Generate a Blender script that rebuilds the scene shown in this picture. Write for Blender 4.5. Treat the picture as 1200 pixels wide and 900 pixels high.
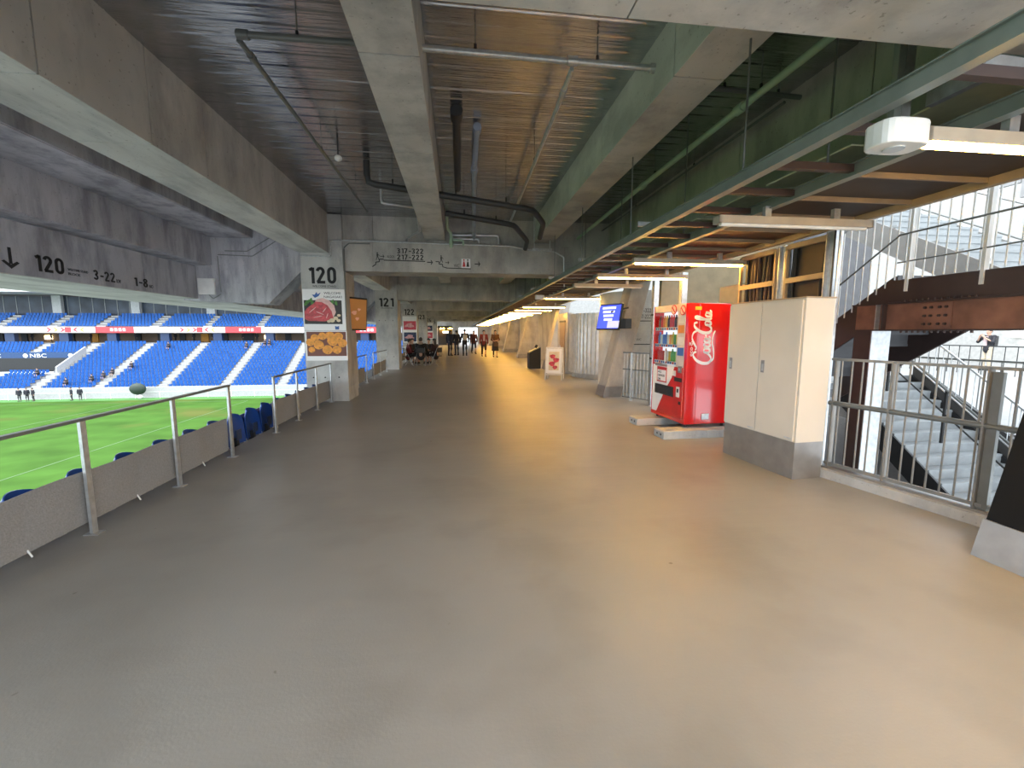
import bpy, bmesh, math, random
from mathutils import Vector, Matrix
random.seed(7)
R = math.radians
PI = math.pi
for o in list(bpy.data.objects): bpy.data.objects.remove(o)
scene = bpy.context.scene
COL = scene.collection
# ------------------------------------------------------------------ camera, sky, exposure
cd = bpy.data.cameras.new('camera'); cam = bpy.data.objects.new('camera', cd); COL.objects.link(cam)
cam.location = (0, 0, 1.55)
cam.rotation_euler = (R(90-6.79), 0, R(-7.1))
cd.sensor_width = 36; cd.lens = 505/1200*36; cd.clip_end = 600; cd.clip_start = .05
scene.camera = cam
w = bpy.data.worlds.new('overcast_sky'); scene.world = w; w.use_nodes = True
bg = w.node_tree.nodes['Background']; bg.inputs[0].default_value = (.84, .925, 1.0, 1); bg.inputs[1].default_value = 1.0
sd = bpy.data.lights.new('veiled_sun', 'SUN'); sd.energy = .8; sd.angle = R(30); sd.color = (1, .96, .9)
sun = bpy.data.objects.new('veiled_sun', sd); COL.objects.link(sun); sun.rotation_euler = (R(18), R(-34), 0); sun.location = (0, 0, 40)
vs = scene.view_settings
vs.view_transform = 'Standard'; vs.look = 'None'; vs.gamma = 1; vs.use_curve_mapping = False
vs.exposure = 2.25
LAMP = 25.0
# ------------------------------------------------------------------ helpers
class MB:
    def __init__(s): s.v = []; s.f = []; s.m = []
    def add(s, vs, fs, m=0):
        b = len(s.v); s.v += [tuple(v) for v in vs]
        for f in fs: s.f.append([i+b for i in f]); s.m.append(m)
        return s
    def box(s, x0, x1, y0, y1, z0, z1, m=0):
        return s.add([(x0,y0,z0),(x1,y0,z0),(x1,y1,z0),(x0,y1,z0),(x0,y0,z1),(x1,y0,z1),(x1,y1,z1),(x0,y1,z1)],
              [(3,2,1,0),(4,5,6,7),(0,1,5,4),(1,2,6,5),(2,3,7,6),(3,0,4,7)], m)
    def prism(s, pts, axis, a, b, m=0):
        n = len(pts)
        def p(q, t): return {'x': (t, q[0], q[1]), 'y': (q[0], t, q[1]), 'z': (q[0], q[1], t)}[axis]
        vs = [p(q, a) for q in pts]+[p(q, b) for q in pts]
        fs = [list(range(n))[::-1], list(range(n, 2*n))]+[(i, (i+1) % n, n+(i+1) % n, n+i) for i in range(n)]
        return s.add(vs, fs, m)
    def tube(s, path, r, n=8, m=0, radii=None):
        P = [Vector(p) for p in path]; rings = []
        for i, p in enumerate(P):
            d = (P[min(i+1, len(P)-1)]-P[max(i-1, 0)]).normalized()
            u = d.cross(Vector((0, 0, 1)))
            if u.length < .05: u = d.cross(Vector((1, 0, 0)))
            u.normalize(); v = d.cross(u); rr = radii[i] if radii else r
            rings.append([p+(u*math.cos(2*PI*k/n)+v*math.sin(2*PI*k/n))*rr for k in range(n)])
        vs = [q for g in rings for q in g]; fs = []
        for i in range(len(P)-1):
            for k in range(n): fs.append((i*n+k, i*n+(k+1) % n, (i+1)*n+(k+1) % n, (i+1)*n+k))
        fs += [list(range(n))[::-1], [(len(P)-1)*n+k for k in range(n)]]
        return s.add(vs, fs, m)
    def bar(s, p, q, wd, h, m=0, up=(0, 0, 1)):
        p = Vector(p); q = Vector(q); d = (q-p).normalized(); u = d.cross(Vector(up))
        if u.length < .01: u = Vector((1, 0, 0))
        u.normalize(); v = u.cross(d)
        c = [(-1,-1),(1,-1),(1,1),(-1,1)]
        vs = [e+u*(a*wd/2)+v*(b*h/2) for e in (p, q) for a, b in c]
        return s.add(vs, [(3,2,1,0),(4,5,6,7),(0,1,5,4),(1,2,6,5),(2,3,7,6),(3,0,4,7)], m)
    def ball(s, c, rx, ry=None, rz=None, n=10, m=0):
        ry = ry or rx; rz = rz or rx; k = max(5, n//2+1); vs = [(c[0],c[1],c[2]-rz)]
        for i in range(1, k):
            a = -PI/2+PI*i/k
            for j in range(n):
                t = 2*PI*j/n; vs.append((c[0]+rx*math.cos(a)*math.cos(t), c[1]+ry*math.cos(a)*math.sin(t), c[2]+rz*math.sin(a)))
        vs.append((c[0],c[1],c[2]+rz)); fs = []; L = len(vs)-1
        for j in range(n):
            fs.append((0, 1+(j+1) % n, 1+j)); fs.append((L, L-n+j, L-n+(j+1) % n))
            for i in range(k-2): fs.append((1+i*n+j, 1+i*n+(j+1) % n, 1+(i+1)*n+(j+1) % n, 1+(i+1)*n+j))
        return s.add(vs, fs, m)
    def lathe(s, prof, n=16, c=(0, 0, 0), m=0):
        vs = []; fs = []
        for r, z in prof:
            for j in range(n): t = 2*PI*j/n; vs.append((c[0]+r*math.cos(t), c[1]+r*math.sin(t), c[2]+z))
        for i in range(len(prof)-1):
            for j in range(n): fs.append((i*n+j, i*n+(j+1) % n, (i+1)*n+(j+1) % n, (i+1)*n+j))
        fs += [list(range(n))[::-1], [(len(prof)-1)*n+j for j in range(n)]]
        return s.add(vs, fs, m)
    def xf(s, M, start=0):
        for i in range(start, len(s.v)): s.v[i] = tuple(M @ Vector(s.v[i]))
        return s
    def mesh(s, name, mats, smooth=False):
        me = bpy.data.meshes.new(name); me.from_pydata(s.v, [], s.f); me.update()
        if not isinstance(mats, (list, tuple)): mats = [mats]
        for m in mats: me.materials.append(m)
        if len(mats) > 1: me.polygons.foreach_set('material_index', s.m)
        bm = bmesh.new(); bm.from_mesh(me); bmesh.ops.recalc_face_normals(bm, faces=bm.faces[:]); bm.to_mesh(me); bm.free()
        if smooth:
            me.polygons.foreach_set('use_smooth', [True]*len(me.polygons)); me.set_sharp_from_angle(angle=R(40))
        return me
    def build(s, name, mats, parent=None, loc=None, rot=None, smooth=False, bevel=0):
        return put(name, s.mesh(name, mats, smooth), parent, loc, rot, bevel)
def put(name, me, parent=None, loc=None, rot=None, bevel=0):
    o = bpy.data.objects.new(name, me); COL.objects.link(o)
    if parent: o.parent = parent
    if loc: o.location = loc
    if rot: o.rotation_euler = rot
    if bevel:
        b = o.modifiers.new('bevel', 'BEVEL'); b.width = bevel; b.segments = 2; b.limit_method = 'ANGLE'; b.angle_limit = R(50)
    return o
def tag(o, label=None, cat=None, group=None, kind=None):
    if label: o['label'] = label
    if cat: o['category'] = cat
    if group: o['group'] = group
    if kind: o['kind'] = kind
    return o
def struct(o): o['kind'] = 'structure'; return o
def thing(name, label, cat, loc=(0, 0, 0), rz=0, group=None):
    o = bpy.data.objects.new(name, None); COL.objects.link(o); o.empty_display_size = .1
    o.location = loc; o.rotation_euler = (0, 0, rz); return tag(o, label, cat, group)
def copy_tree(o, parent=None):
    c = o.copy(); COL.objects.link(c)
    if parent: c.parent = parent
    for ch in list(o.children): copy_tree(ch, c)
    return c
TEXTS = []
def text(body, parent, loc, rot, wd, h, m, name='lettering', depth=.0015):
    """flat print: fitted to wd x h with its lower left corner at loc"""
    cu = bpy.data.curves.new(name, 'FONT'); cu.body = body; cu.resolution_u = 3; cu.extrude = depth
    o = bpy.data.objects.new(name, cu); COL.objects.link(o)
    TEXTS.append((o, name, parent, loc, rot, wd, h, m))
def finish_texts():
    bpy.context.view_layer.update(); dg = bpy.context.evaluated_depsgraph_get(); L = []
    for t in TEXTS: L.append(bpy.data.meshes.new_from_object(t[0].evaluated_get(dg)))
    for (o, name, parent, loc, rot, wd, h, m), me in zip(TEXTS, L):
        if len(me.vertices):
            xs = [v.co.x for v in me.vertices]; ys = [v.co.y for v in me.vertices]
            x0, x1, y0, y1 = min(xs), max(xs), min(ys), max(ys)
            for v in me.vertices: v.co.x = (v.co.x-x0)/(x1-x0)*wd; v.co.y = (v.co.y-y0)/(y1-y0)*h
        me.materials.clear(); me.materials.append(m)
        bpy.data.objects.remove(o); n = put(name, me, parent, loc, rot)
    TEXTS.clear()
FRONT = (R(90), 0, 0)            # print on a face that looks to -Y
INWARD = (R(90), 0, R(90))       # print on a face that looks to +X
TOLEFT = (R(90), 0, R(-90))      # print on a face that looks to -X
def digits(body, parent, loc, rot, wd, h, m, wt=.17):
    """bold rounded road-sign numerals: each one built from even pen strokes, 1 unit high"""
    def arc(cx, cy, rx, ry, a0, a1, n=10): return [(cx+rx*math.cos(R(a0+(a1-a0)*i/n)), cy+ry*math.sin(R(a0+(a1-a0)*i/n))) for i in range(n+1)]
    t = wt/2; w1 = .50
    G = {'0': [arc(w1/2, .70, w1/2-t, .30-t, 0, 180)+arc(w1/2, .30, w1/2-t, .30-t, 180, 360)+[(w1-t, .70)]],
         '1': [[(.30, 0), (.30, 1-t*.6)], [(.30, 1-t), (.10, .80)]],
         '2': [arc(w1/2, .72, w1/2-t, .28-t, 170, -35)+[(t*1.1, t)], [(t*.6, t), (w1, t)]],
         '3': [arc(w1/2, .74, w1/2-t, .26-t, 160, -85), arc(w1/2, .28, w1/2-t, .28-t, 95, -160), [(w1*.36, .53), (w1*.56, .53)]],
         '4': [[(.40, 0), (.40, .55)], [(.28, 1), (.03, .22+t)], [(0, .22), (w1, .22)]],
         '5': [[(w1*.95, 1-t), (t*1.2, 1-t)], [(t*1.2, 1), (t, .52)], arc(w1/2, .31, w1/2-t, .31-t, 130, -150)],
         '7': [[(0, 1-t), (w1, 1-t)], [(w1-t*.8, 1-t), (.16, 0)]],
         '8': [arc(w1/2, .76, w1/2-t*1.2, .24-t, 0, 360, 18), arc(w1/2, .29, w1/2-t, .29-t, 0, 360, 18)],
         '-': [[(.08, .45), (.42, .45)]]}
    adv = {'1': .46, '-': .50}; x = 0; full = sum(adv.get(c, .62) for c in body)-.12
    for c in body:
        mb = MB()
        for st in G[c]:
            for p, q in zip(st, st[1:]):
                d = Vector((q[0]-p[0], q[1]-p[1])); 
                if d.length < 1e-6: continue
                d.normalize(); n = Vector((-d.y, d.x))*t; e = d*t*.12 if len(st) > 2 else d*0
                mb.prism([(p[0]-e.x+n.x, p[1]-e.y+n.y), (p[0]-e.x-n.x, p[1]-e.y-n.y), (q[0]+e.x-n.x, q[1]+e.y-n.y), (q[0]+e.x+n.x, q[1]+e.y+n.y)], 'z', 0, .0015)
        for i, v in enumerate(mb.v): mb.v[i] = ((v[0]+x)*wd/full, v[1]*h, v[2])
        mb.build('numeral', m, parent, loc, rot); x += adv.get(c, .62)
# ------------------------------------------------------------------ materials
MT = {}
def mat(name, col, rough=.6, metal=0, var=.12, scale=6, bump=0, bscale=40, emit=0, spec=.5, coat=0, trans=0):
    m = bpy.data.materials.new(name); m.use_nodes = True; nt = m.node_tree; N = nt.nodes; L = nt.links
    b = N['Principled BSDF']; b.inputs['Roughness'].default_value = rough; b.inputs['Metallic'].default_value = metal
    b.inputs['Specular IOR Level'].default_value = spec
    if coat: b.inputs['Coat Weight'].default_value = coat; b.inputs['Coat Roughness'].default_value = .04
    if trans: b.inputs['Transmission Weight'].default_value = trans; b.inputs['IOR'].default_value = 1.1
    geo = N.new('ShaderNodeNewGeometry'); no = N.new('ShaderNodeTexNoise'); no.inputs['Scale'].default_value = scale; no.inputs['Detail'].default_value = 4
    L.new(geo.outputs['Position'], no.inputs['Vector'])
    rp = N.new('ShaderNodeValToRGB'); rp.color_ramp.elements[0].position = .3; rp.color_ramp.elements[1].position = .7
    rp.color_ramp.elements[0].color = (*[c*(1-var) for c in col], 1); rp.color_ramp.elements[1].color = (*[min(1, c*(1+var)) for c in col], 1)
    L.new(no.outputs['Fac'], rp.inputs['Fac']); L.new(rp.outputs['Color'], b.inputs['Base Color'])
    if emit: L.new(rp.outputs['Color'], b.inputs['Emission Color']); b.inputs['Emission Strength'].default_value = emit
    if bump:
        n2 = N.new('ShaderNodeTexNoise'); n2.inputs['Scale'].default_value = bscale; L.new(geo.outputs['Position'], n2.inputs['Vector'])
        bp = N.new('ShaderNodeBump'); bp.inputs['Strength'].default_value = bump; bp.inputs['Distance'].default_value = .02
        L.new(n2.outputs['Fac'], bp.inputs['Height']); L.new(bp.outputs['Normal'], b.inputs['Normal'])
    MT[name] = m; return m
def concrete(name, col, stain=.35, streak=(1, 1, 1), rough=.72):
    """board marked concrete: cloudy tone, stains, run marks, pin holes"""
    m = mat(name, col, rough, 0, .14, 1.1); nt = m.node_tree; N = nt.nodes; L = nt.links; b = N['Principled BSDF']
    geo = next(n for n in N if n.type == 'NEW_GEOMETRY'); rp = next(n for n in N if n.type == 'VALTORGB')
    mp = N.new('ShaderNodeMapping'); mp.inputs['Scale'].default_value = streak; L.new(geo.outputs['Position'], mp.inputs['Vector'])
    st = N.new('ShaderNodeTexNoise'); st.inputs['Scale'].default_value = 1.6; st.inputs['Detail'].default_value = 7; st.inputs['Roughness'].default_value = .65
    L.new(mp.outputs['Vector'], st.inputs['Vector'])
    r2 = N.new('ShaderNodeValToRGB'); r2.color_ramp.elements[0].position = .36; r2.color_ramp.elements[1].position = .56
    r2.color_ramp.elements[0].color = (1-stain, 1-stain, 1-stain*.95, 1); r2.color_ramp.elements[1].color = (1, 1, 1, 1)
    L.new(st.outputs['Fac'], r2.inputs['Fac'])
    mx = N.new('ShaderNodeMix'); mx.data_type = 'RGBA'; mx.blend_type = 'MULTIPLY'; mx.inputs['Factor'].default_value = 1
    L.new(rp.outputs['Color'], mx.inputs[6]); L.new(r2.outputs['Color'], mx.inputs[7])
    vo = N.new('ShaderNodeTexNoise'); vo.inputs['Scale'].default_value = 38; vo.inputs['Detail'].default_value = 2; L.new(geo.outputs['Position'], vo.inputs['Vector'])
    r3 = N.new('ShaderNodeValToRGB'); r3.color_ramp.elements[0].position = .27; r3.color_ramp.elements[1].position = .33
    r3.color_ramp.elements[0].color = (.62, .62, .6, 1); r3.color_ramp.elements[1].color = (1, 1, 1, 1); L.new(vo.outputs['Fac'], r3.inputs['Fac'])
    m2 = N.new('ShaderNodeMix'); m2.data_type = 'RGBA'; m2.blend_type = 'MULTIPLY'; m2.inputs['Factor'].default_value = 1
    L.new(mx.outputs[2], m2.inputs[6]); L.new(r3.outputs['Color'], m2.inputs[7]); L.new(m2.outputs[2], b.inputs['Base Color'])
    bp = N.new('ShaderNodeBump'); bp.inputs['Strength'].default_value = .25; bp.inputs['Distance'].default_value = .01
    L.new(st.outputs['Fac'], bp.inputs['Height']); L.new(bp.outputs['Normal'], b.inputs['Normal'])
    return m
CON = concrete('concrete_warm_grey', (.44, .425, .395), .34, (1.1, 1.1, .45))
CONL = concrete('concrete_cool_grey', (.42, .42, .45), .42, (3, 2.2, .6))
CONP = concrete('concrete_pale_green_grey', (.54, .56, .53), .3, (2.5, .6, 1))
CONC = concrete('concrete_column', (.46, .46, .445), .3, (1.5, 1.5, .8))
CONT = concrete('concrete_terrace', (.2, .2, .2), .25)
def floor_mat():
    m = mat('brown_grey_coated_floor', (.28, .27, .245), .4, 0, .1, .55); nt = m.node_tree; N = nt.nodes; L = nt.links; b = N['Principled BSDF']
    geo = next(n for n in N if n.type == 'NEW_GEOMETRY'); rp = next(n for n in N if n.type == 'VALTORGB')
    n1 = N.new('ShaderNodeTexNoise'); n1.inputs['Scale'].default_value = 1.3; n1.inputs['Detail'].default_value = 6; L.new(geo.outputs['Position'], n1.inputs['Vector'])
    r1 = N.new('ShaderNodeValToRGB'); r1.color_ramp.elements[0].position = .33; r1.color_ramp.elements[1].position = .5
    r1.color_ramp.elements[0].color = (.86, .85, .84, 1); r1.color_ramp.elements[1].color = (1, 1, 1, 1); L.new(n1.outputs['Fac'], r1.inputs['Fac'])
    n2 = N.new('ShaderNodeTexNoise'); n2.inputs['Scale'].default_value = 9; n2.inputs['Detail'].default_value = 1; L.new(geo.outputs['Position'], n2.inputs['Vector'])
    r2 = N.new('ShaderNodeValToRGB'); r2.color_ramp.elements[0].position = .165; r2.color_ramp.elements[1].position = .19
    r2.color_ramp.elements[0].color = (.5, .45, .42, 1); r2.color_ramp.elements[1].color = (1, 1, 1, 1); L.new(n2.outputs['Fac'], r2.inputs['Fac'])
    prev = rp.outputs['Color']
    for r in (r1, r2):
        mx = N.new('ShaderNodeMix'); mx.data_type = 'RGBA'; mx.blend_type = 'MULTIPLY'; mx.inputs['Factor'].default_value = 1
        L.new(prev, mx.inputs[6]); L.new(r.outputs['Color'], mx.inputs[7]); prev = mx.outputs[2]
    L.new(prev, b.inputs['Base Color'])
    mr = N.new('ShaderNodeMapRange'); mr.inputs[3].default_value = .30; mr.inputs[4].default_value = .5; L.new(n1.outputs['Fac'], mr.inputs[0]); L.new(mr.outputs[0], b.inputs['Roughness'])
    n3 = N.new('ShaderNodeTexNoise'); n3.inputs['Scale'].default_value = 70; L.new(geo.outputs['Position'], n3.inputs['Vector'])
    bp = N.new('ShaderNodeBump'); bp.inputs['Strength'].default_value = .08; bp.inputs['Distance'].default_value = .01; L.new(n3.outputs['Fac'], bp.inputs['Height'])
    mp = N.new('ShaderNodeMapping'); mp.inputs['Scale'].default_value = (.5, 3.2, 1); L.new(geo.outputs['Position'], mp.inputs['Vector'])
    n4 = N.new('ShaderNodeTexNoise'); n4.inputs['Scale'].default_value = 1.2; n4.inputs['Detail'].default_value = 3; L.new(mp.outputs['Vector'], n4.inputs['Vector'])
    b2 = N.new('ShaderNodeBump'); b2.inputs['Strength'].default_value = .05; b2.inputs['Distance'].default_value = .1; L.new(n4.outputs['Fac'], b2.inputs['Height']); L.new(bp.outputs['Normal'], b2.inputs['Normal']); L.new(b2.outputs['Normal'], b.inputs['Normal'])
    return m
FLOOR = floor_mat()
def deck_mat():
    m = mat('galvanised_deck', (.50, .51, .54), .17, 1, .18, 2.2); nt = m.node_tree; N = nt.nodes; L = nt.links; b = N['Principled BSDF']
    geo = next(n for n in N if n.type == 'NEW_GEOMETRY')
    mp = N.new('ShaderNodeMapping'); mp.inputs['Scale'].default_value = (2.2, 34, 1); L.new(geo.outputs['Position'], mp.inputs['Vector'])
    n = N.new('ShaderNodeTexNoise'); n.inputs['Scale'].default_value = 1; n.inputs['Detail'].default_value = 4; L.new(mp.outputs['Vector'], n.inputs['Vector'])
    bp = N.new('ShaderNodeBump'); bp.inputs['Strength'].default_value = .5; bp.inputs['Distance'].default_value = .02; L.new(n.outputs['Fac'], bp.inputs['Height']); L.new(bp.outputs['Normal'], b.inputs['Normal'])
    return m
DECK = deck_mat()
WHITE = mat('white_paint', (.68, .68, .66), .45); GALV = mat('galvanised_steel', (.52, .54, .55), .38, .75, .15, 18)
GREEN = mat('green_grey_painted_steel', (.24, .27, .25), .45, .3); GPIPE = mat('grey_pipe', (.16, .17, .165), .4, .4)
SPIPE = mat('silver_pipe', (.55, .56, .57), .3, .85); BPIPE = mat('black_lagging', (.03, .03, .032), .5); GRPIPE = mat('pale_green_pipe', (.34, .46, .34), .4)
BLUEPIPE = mat('blue_grey_pipe', (.30, .34, .42), .35, .3)
BLACK = mat('matt_black', (.012, .013, .014), .5); INK = mat('black_ink', (.012, .012, .014), .6); DARK = mat('dark_brown_board', (.045, .033, .026), .6)
TAN = mat('tan_batten', (.36, .27, .17), .5); RUST = mat('rust_primer_steel', (.24, .115, .08), .5, .2, .3, 5); RUSTD = mat('dark_brown_steel', (.055, .035, .032), .45, .2)
BEIGE = mat('beige_enamel', (.62, .57, .48), .35, 0, .03, 3, spec=.5); STEELB = mat('brushed_base_steel', (.30, .29, .28), .35, .6)
RED = mat('red_enamel', (.62, .012, .012), .12, 0, .04, 3, coat=.6); REDP = mat('red_print', (.55, .015, .015), .4)
WPRINT = mat('white_print', (.80, .80, .80), .45, 0, .02); WSTEP = mat('pale_grey_tread', (.27, .29, .30), .55)
GRAYP = mat('grey_mesh_banner', (.25, .248, .245), .75, 0, .12, 60, .2, 90); BLUE = mat('blue_plastic', (.010, .055, .26), .35); NAVY = mat('dark_navy', (.012, .03, .09), .5)
BLUEF = mat('blue_far_seat', (.015, .085, .31), .5, 0, .25, 3, spec=.15); SKIN = mat('skin', (.50, .30, .21), .5); HAIR = mat('black_hair', (.012, .010, .009), .4)
GLASS = mat('clear_glass', (.9, .95, .95), .03, 0, 0, 2, trans=1)
TUBE = mat('lit_tube', (1, .53, .10), .4, 0, 0, 3, emit=LAMP); TUBEOFF = mat('unlit_tube', (.75, .74, .70), .3)
def emis(n, c, s): return mat(n, c, .4, 0, .03, 3, emit=s)
# ------------------------------------------------------------------ setting: floor, pit, walls
BAY = 8.5
ROWS = [10.15+BAY*k for k in range(6)]      # column lines 120 .. 125
YEND = 61.5
fl = MB(); fl.box(-3.04, 4.32, -16, 2.6, -.3, 0); fl.box(-3.04, 4.36, 2.6, 8.6, -.3, 0); fl.box(-3.04, 8.4, 8.6, YEND+14, -.3, 0)
struct(fl.build('floor', FLOOR))
pl = MB(); pl.box(8.4, 60, -20, YEND+14, -.3, 0)
struct(pl.build('floor_atrium', mat('pale_atrium_floor', (.2, .2, .2), .45)))
pit = MB(); pit.box(4.32, 8.4, 1, 8.6, -3.6, -3.4); pit.box(4.30, 4.36, 1, 8.6, -3.4, -.3); pit.box(8.34, 8.4, 1, 8.6, -3.4, -.3); pit.box(4.36, 8.34, 8.54, 8.6, -3.4, -.3)
struct(pit.build('wall_stairwell', concrete('stairwell_wall', (.34, .34, .34), .2)))
# far wall across the end of the concourse, bright doorway in it
ew = MB(); ew.box(-3.4, .15, YEND, YEND+.4, 0, 4.1); ew.box(2.75, 5.2, YEND, YEND+.4, 0, 4.1); ew.box(.15, 2.75, YEND, YEND+.4, 2.25, 4.1)
struct(ew.build('wall_far', CON))
wr = MB(); wr.box(4.9, 5.3, 20.4, YEND, 0, 4.1)
struct(wr.build('wall_right', CON))
wb = MB(); wb.box(4.25, 7.2, 8.75, 8.95, 0, 4.1)
struct(wb.build('wall_beige', mat('beige_wall', (.24, .19, .11), .6)))
ws = MB(); ws.box(7.2, 9.7, 9.3, 9.5, 0, 4.4)
struct(ws.build('wall_stair_back', mat('dark_grey_wall', (.10, .10, .105), .7)))
# ------------------------------------------------------------------ ceiling: slab, deck sheets, beams
ZC = 4.12
PAST = ['past the meat poster column', 'past the plain column by the seated party', 'past the red and navy poster column', 'past the plain column after it', 'past the farthest poster column']
cl = MB(); cl.box(-4.3, 4.6, -2.2, YEND+.4, ZC+.055, ZC+.35)
struct(cl.build('ceiling', CON))
strips = [(-2.78, -.71), (-.26, 1.78), (2.22, 3.6)]
def deck_mesh(wd, ln):
    m = MB(); h = .03
    prof = [(0, .045), (0, .012), (.012, 0), (ln*.3, 0), (ln*.32, .007), (ln*.35, 0), (ln*.63, 0), (ln*.65, .007), (ln*.68, 0), (ln-.018, 0), (ln-.006, .012), (ln-.006, .045)]
    return m.prism(prof, 'x', 0, wd).mesh('deck_sheet', DECK)
WHERE = ['over the rail side', 'between the two joists', 'by the lamp rack']
def deck(y0, n, ln, tail):
    for (x0, x1), wh in zip(strips, WHERE):
        t = thing('metal_deck', 'galvanised metal deck '+wh+', '+tail, 'ceiling deck', (x0+.003, y0, ZC)); me = deck_mesh(x1-x0-.006, ln)
        for i in range(n): put('deck_sheet', me, t, (0, ln*i, random.uniform(-.003, .003)))
deck(2.0, 14, (10.27-2.0)/14, 'before the meat poster column')
for k in range(5): deck(ROWS[k]+.78, 4, (BAY-.82)/4, PAST[k])
deck(-2.15, 5, 3.35/5, 'behind the near cross beam')
def beam(name, label, x0, x1, y0, y1, z0, z1, seams, m, msof=None):
    """long concrete beam: core plus formwork panels standing 4 mm proud on both sides and below"""
    t = thing(name, label, 'beam', ((x0+x1)/2, y0, z0)); hw = (x1-x0)/2; H = z1-z0; ln = y1-y0
    MB().box(-hw+.016, hw-.016, 0, ln, .012, H).build('beam_core', m, t)
    ys = [0]+[s-y0 for s in seams if y0 < s < y1]+[ln]
    for a, b in zip(ys, ys[1:]):
        g = .007
        MB().box(-hw, -hw+.018, a+g, b-g, 0, H).build('side_panel', m, t)
        MB().box(hw-.018, hw, a+g, b-g, 0, H).build('side_panel', m, t)
        MB().box(-hw+.004, hw-.004, a+g, b-g, -.002, .014).build('soffit_panel', msof or m, t)
    return t
names = ['before the meat poster column']+PAST
for k in range(6):
    y0 = 1.95 if k == 0 else ROWS[k-1]+.8; y1 = ROWS[k]+.15
    if k == 0: sl = [3.5, 4.6, 5.5, 6.4, 7.35, 8.3, 9.23]; sm = [3.6, 5.4, 7.0, 8.6]
    else: sl = [y0+1.8*j for j in range(1, 4)]; sm = sl
    beam('concrete_beam', 'deep concrete edge beam over the rail side, '+names[k], -3.42, -2.78, y0, y1, 3.28, ZC+.04, sl, CON, CONP)
    beam('concrete_beam', 'narrow concrete joist over the middle of the walkway, '+names[k], -.71, -.26, y0, y1+.1, 3.63, ZC+.04, sm, CON, CONC)
    beam('concrete_beam', 'narrow concrete joist next to the lamp row, '+names[k], 1.78, 2.22, y0, y1+.1, 3.63, ZC+.04, sm, CONP, CON)
    beam('concrete_beam', 'concrete edge beam above the lamp rack, '+names[k], 3.6, 4.5, y0, y1, 2.95, ZC+.04, sm, CON)
def cross(y0, y1, label, seams, zl=2.91):
    t = thing('cross_beam', label, 'beam', (0, y0, zl)); H = 3.55-zl
    MB().box(-3.4, 4.5, .014, y1-y0, .012, H).build('beam_core', CON, t)
    xs = [-3.4]+seams+[4.5]
    for a, b in zip(xs, xs[1:]):
        MB().box(a+.006, b-.006, 0, .016, .0, H-.01).build('face_panel', CON, t)
        MB().box(a+.004, b-.004, .002, y1-y0, -.003, .014).build('soffit_panel', CON, t)
        MB().box(a+.006, b-.006, .10, .13, H-.02, ZC+.04-zl).build('upper_panel', CON, t)
    MB().box(-3.4, 4.5, .13, y1-y0, H-.01, ZC+.04-zl).build('upper_wall', CON, t)
    return t
near = cross(1.25, 1.97, 'concrete cross beam close overhead with pitted soffit', [-1.2, .75, 2.6])
CB = []
for k, y in enumerate(ROWS):
    CB.append(cross(y, y+.75, 'concrete cross beam lettered with block numbers' if k == 0 else 'concrete cross beam on the column '+['by the seated party', 'with red and navy posters', 'after the navy poster', 'with the farthest poster', 'before the end wall'][k-1], [-1.85, -.68, 1.2, 2.5]))
# ------------------------------------------------------------------ stepped stand soffit on the pitch side
ranges = [(-2.2, 1.9)]+[(1.95, 10.15)]+[(ROWS[k]+.7, ROWS[k+1]) for k in range(5)]
nm2 = ['behind the near cross beam', 'up to the meat poster column']+PAST
for (a, b), nn in zip(ranges, nm2):
    t = thing('stand_step', 'stepped concrete stand underside, '+nn, 'stand', (-4.5, a, 2.28)); L = b-a
    MB().box(-.02, .18, 0, L, 1.28, 2.3).build('riser', CONL, t)
    MB().box(-.85, .16, 0, L, 1.27, 1.42).build('tread', CONL, t)
    MB().box(-.85, -.67, 0, L, .70, 1.27).build('riser', CONL, t)
    MB().box(-1.2, -.69, 0, L, .69, .82).build('tread', CONL, t)
    e = thing('edge_beam', 'grey stand edge beam, '+nn, 'beam', (-5.5, a, 2.28))
    q = [0, L*.32, L-1.6, L]
    for c, d in zip(q, q[1:]): MB().box(-.16, 0, c+.004, d-.004, 0, .66).build('face_panel', CONL, e)
    MB().box(-1.95, -.01, 0, L+.75, -.012, .16).build('soffit_slab', CONP, e)
    MB().box(-1.95, -1.8, 0, L+.75, .0, .9).build('outer_upstand', CONP, e)
    if nn == 'up to the meat poster column': EB = e
def yz(y, z): return (.0015, y-1.95, z-2.28)
# arrow and block lettering on the edge beam
def arrow(parent, c, size, ang, rot, mtl, name='arrow'):
    m = MB(); s = size; wd = .16*s
    a = [(-s/2, -wd/2), (s*.28, -wd/2), (s*.28, wd/2), (-s/2, wd/2)]
    m.prism(a, 'z', 0, .0015)
    for sg in (1, -1):
        p = [(s/2, 0), (s/2-wd*1.2, 0), (s*.12, sg*s*.30), (s*.12+wd*.4, sg*(s*.30+wd*.8))]; m.prism(p, 'z', 0, .0015)
    m.xf(Matrix.Rotation(ang, 4, 'Z')); return m.build(name, mtl, parent, c, rot)
arrow(EB, yz(6.22, 2.47), .26, R(-90), INWARD, INK)
digits('120', EB, yz(6.52, 2.36), INWARD, .44, .22, INK)
for j, s in enumerate(('WELCOME STAND', 'BLOCK')): text(s, EB, yz(7.02, 2.43-.06*j), INWARD, .34 if j == 0 else .2, .035, INK)
digits('3-22', EB, yz(7.45, 2.355), INWARD, .42, .15, INK); text('ROW', EB, yz(7.90, 2.355), INWARD, .09, .06, INK)
digits('1-8', EB, yz(8.28, 2.35), INWARD, .34, .15, INK); text('NO', EB, yz(8.66, 2.35), INWARD, .09, .06, INK)
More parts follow.
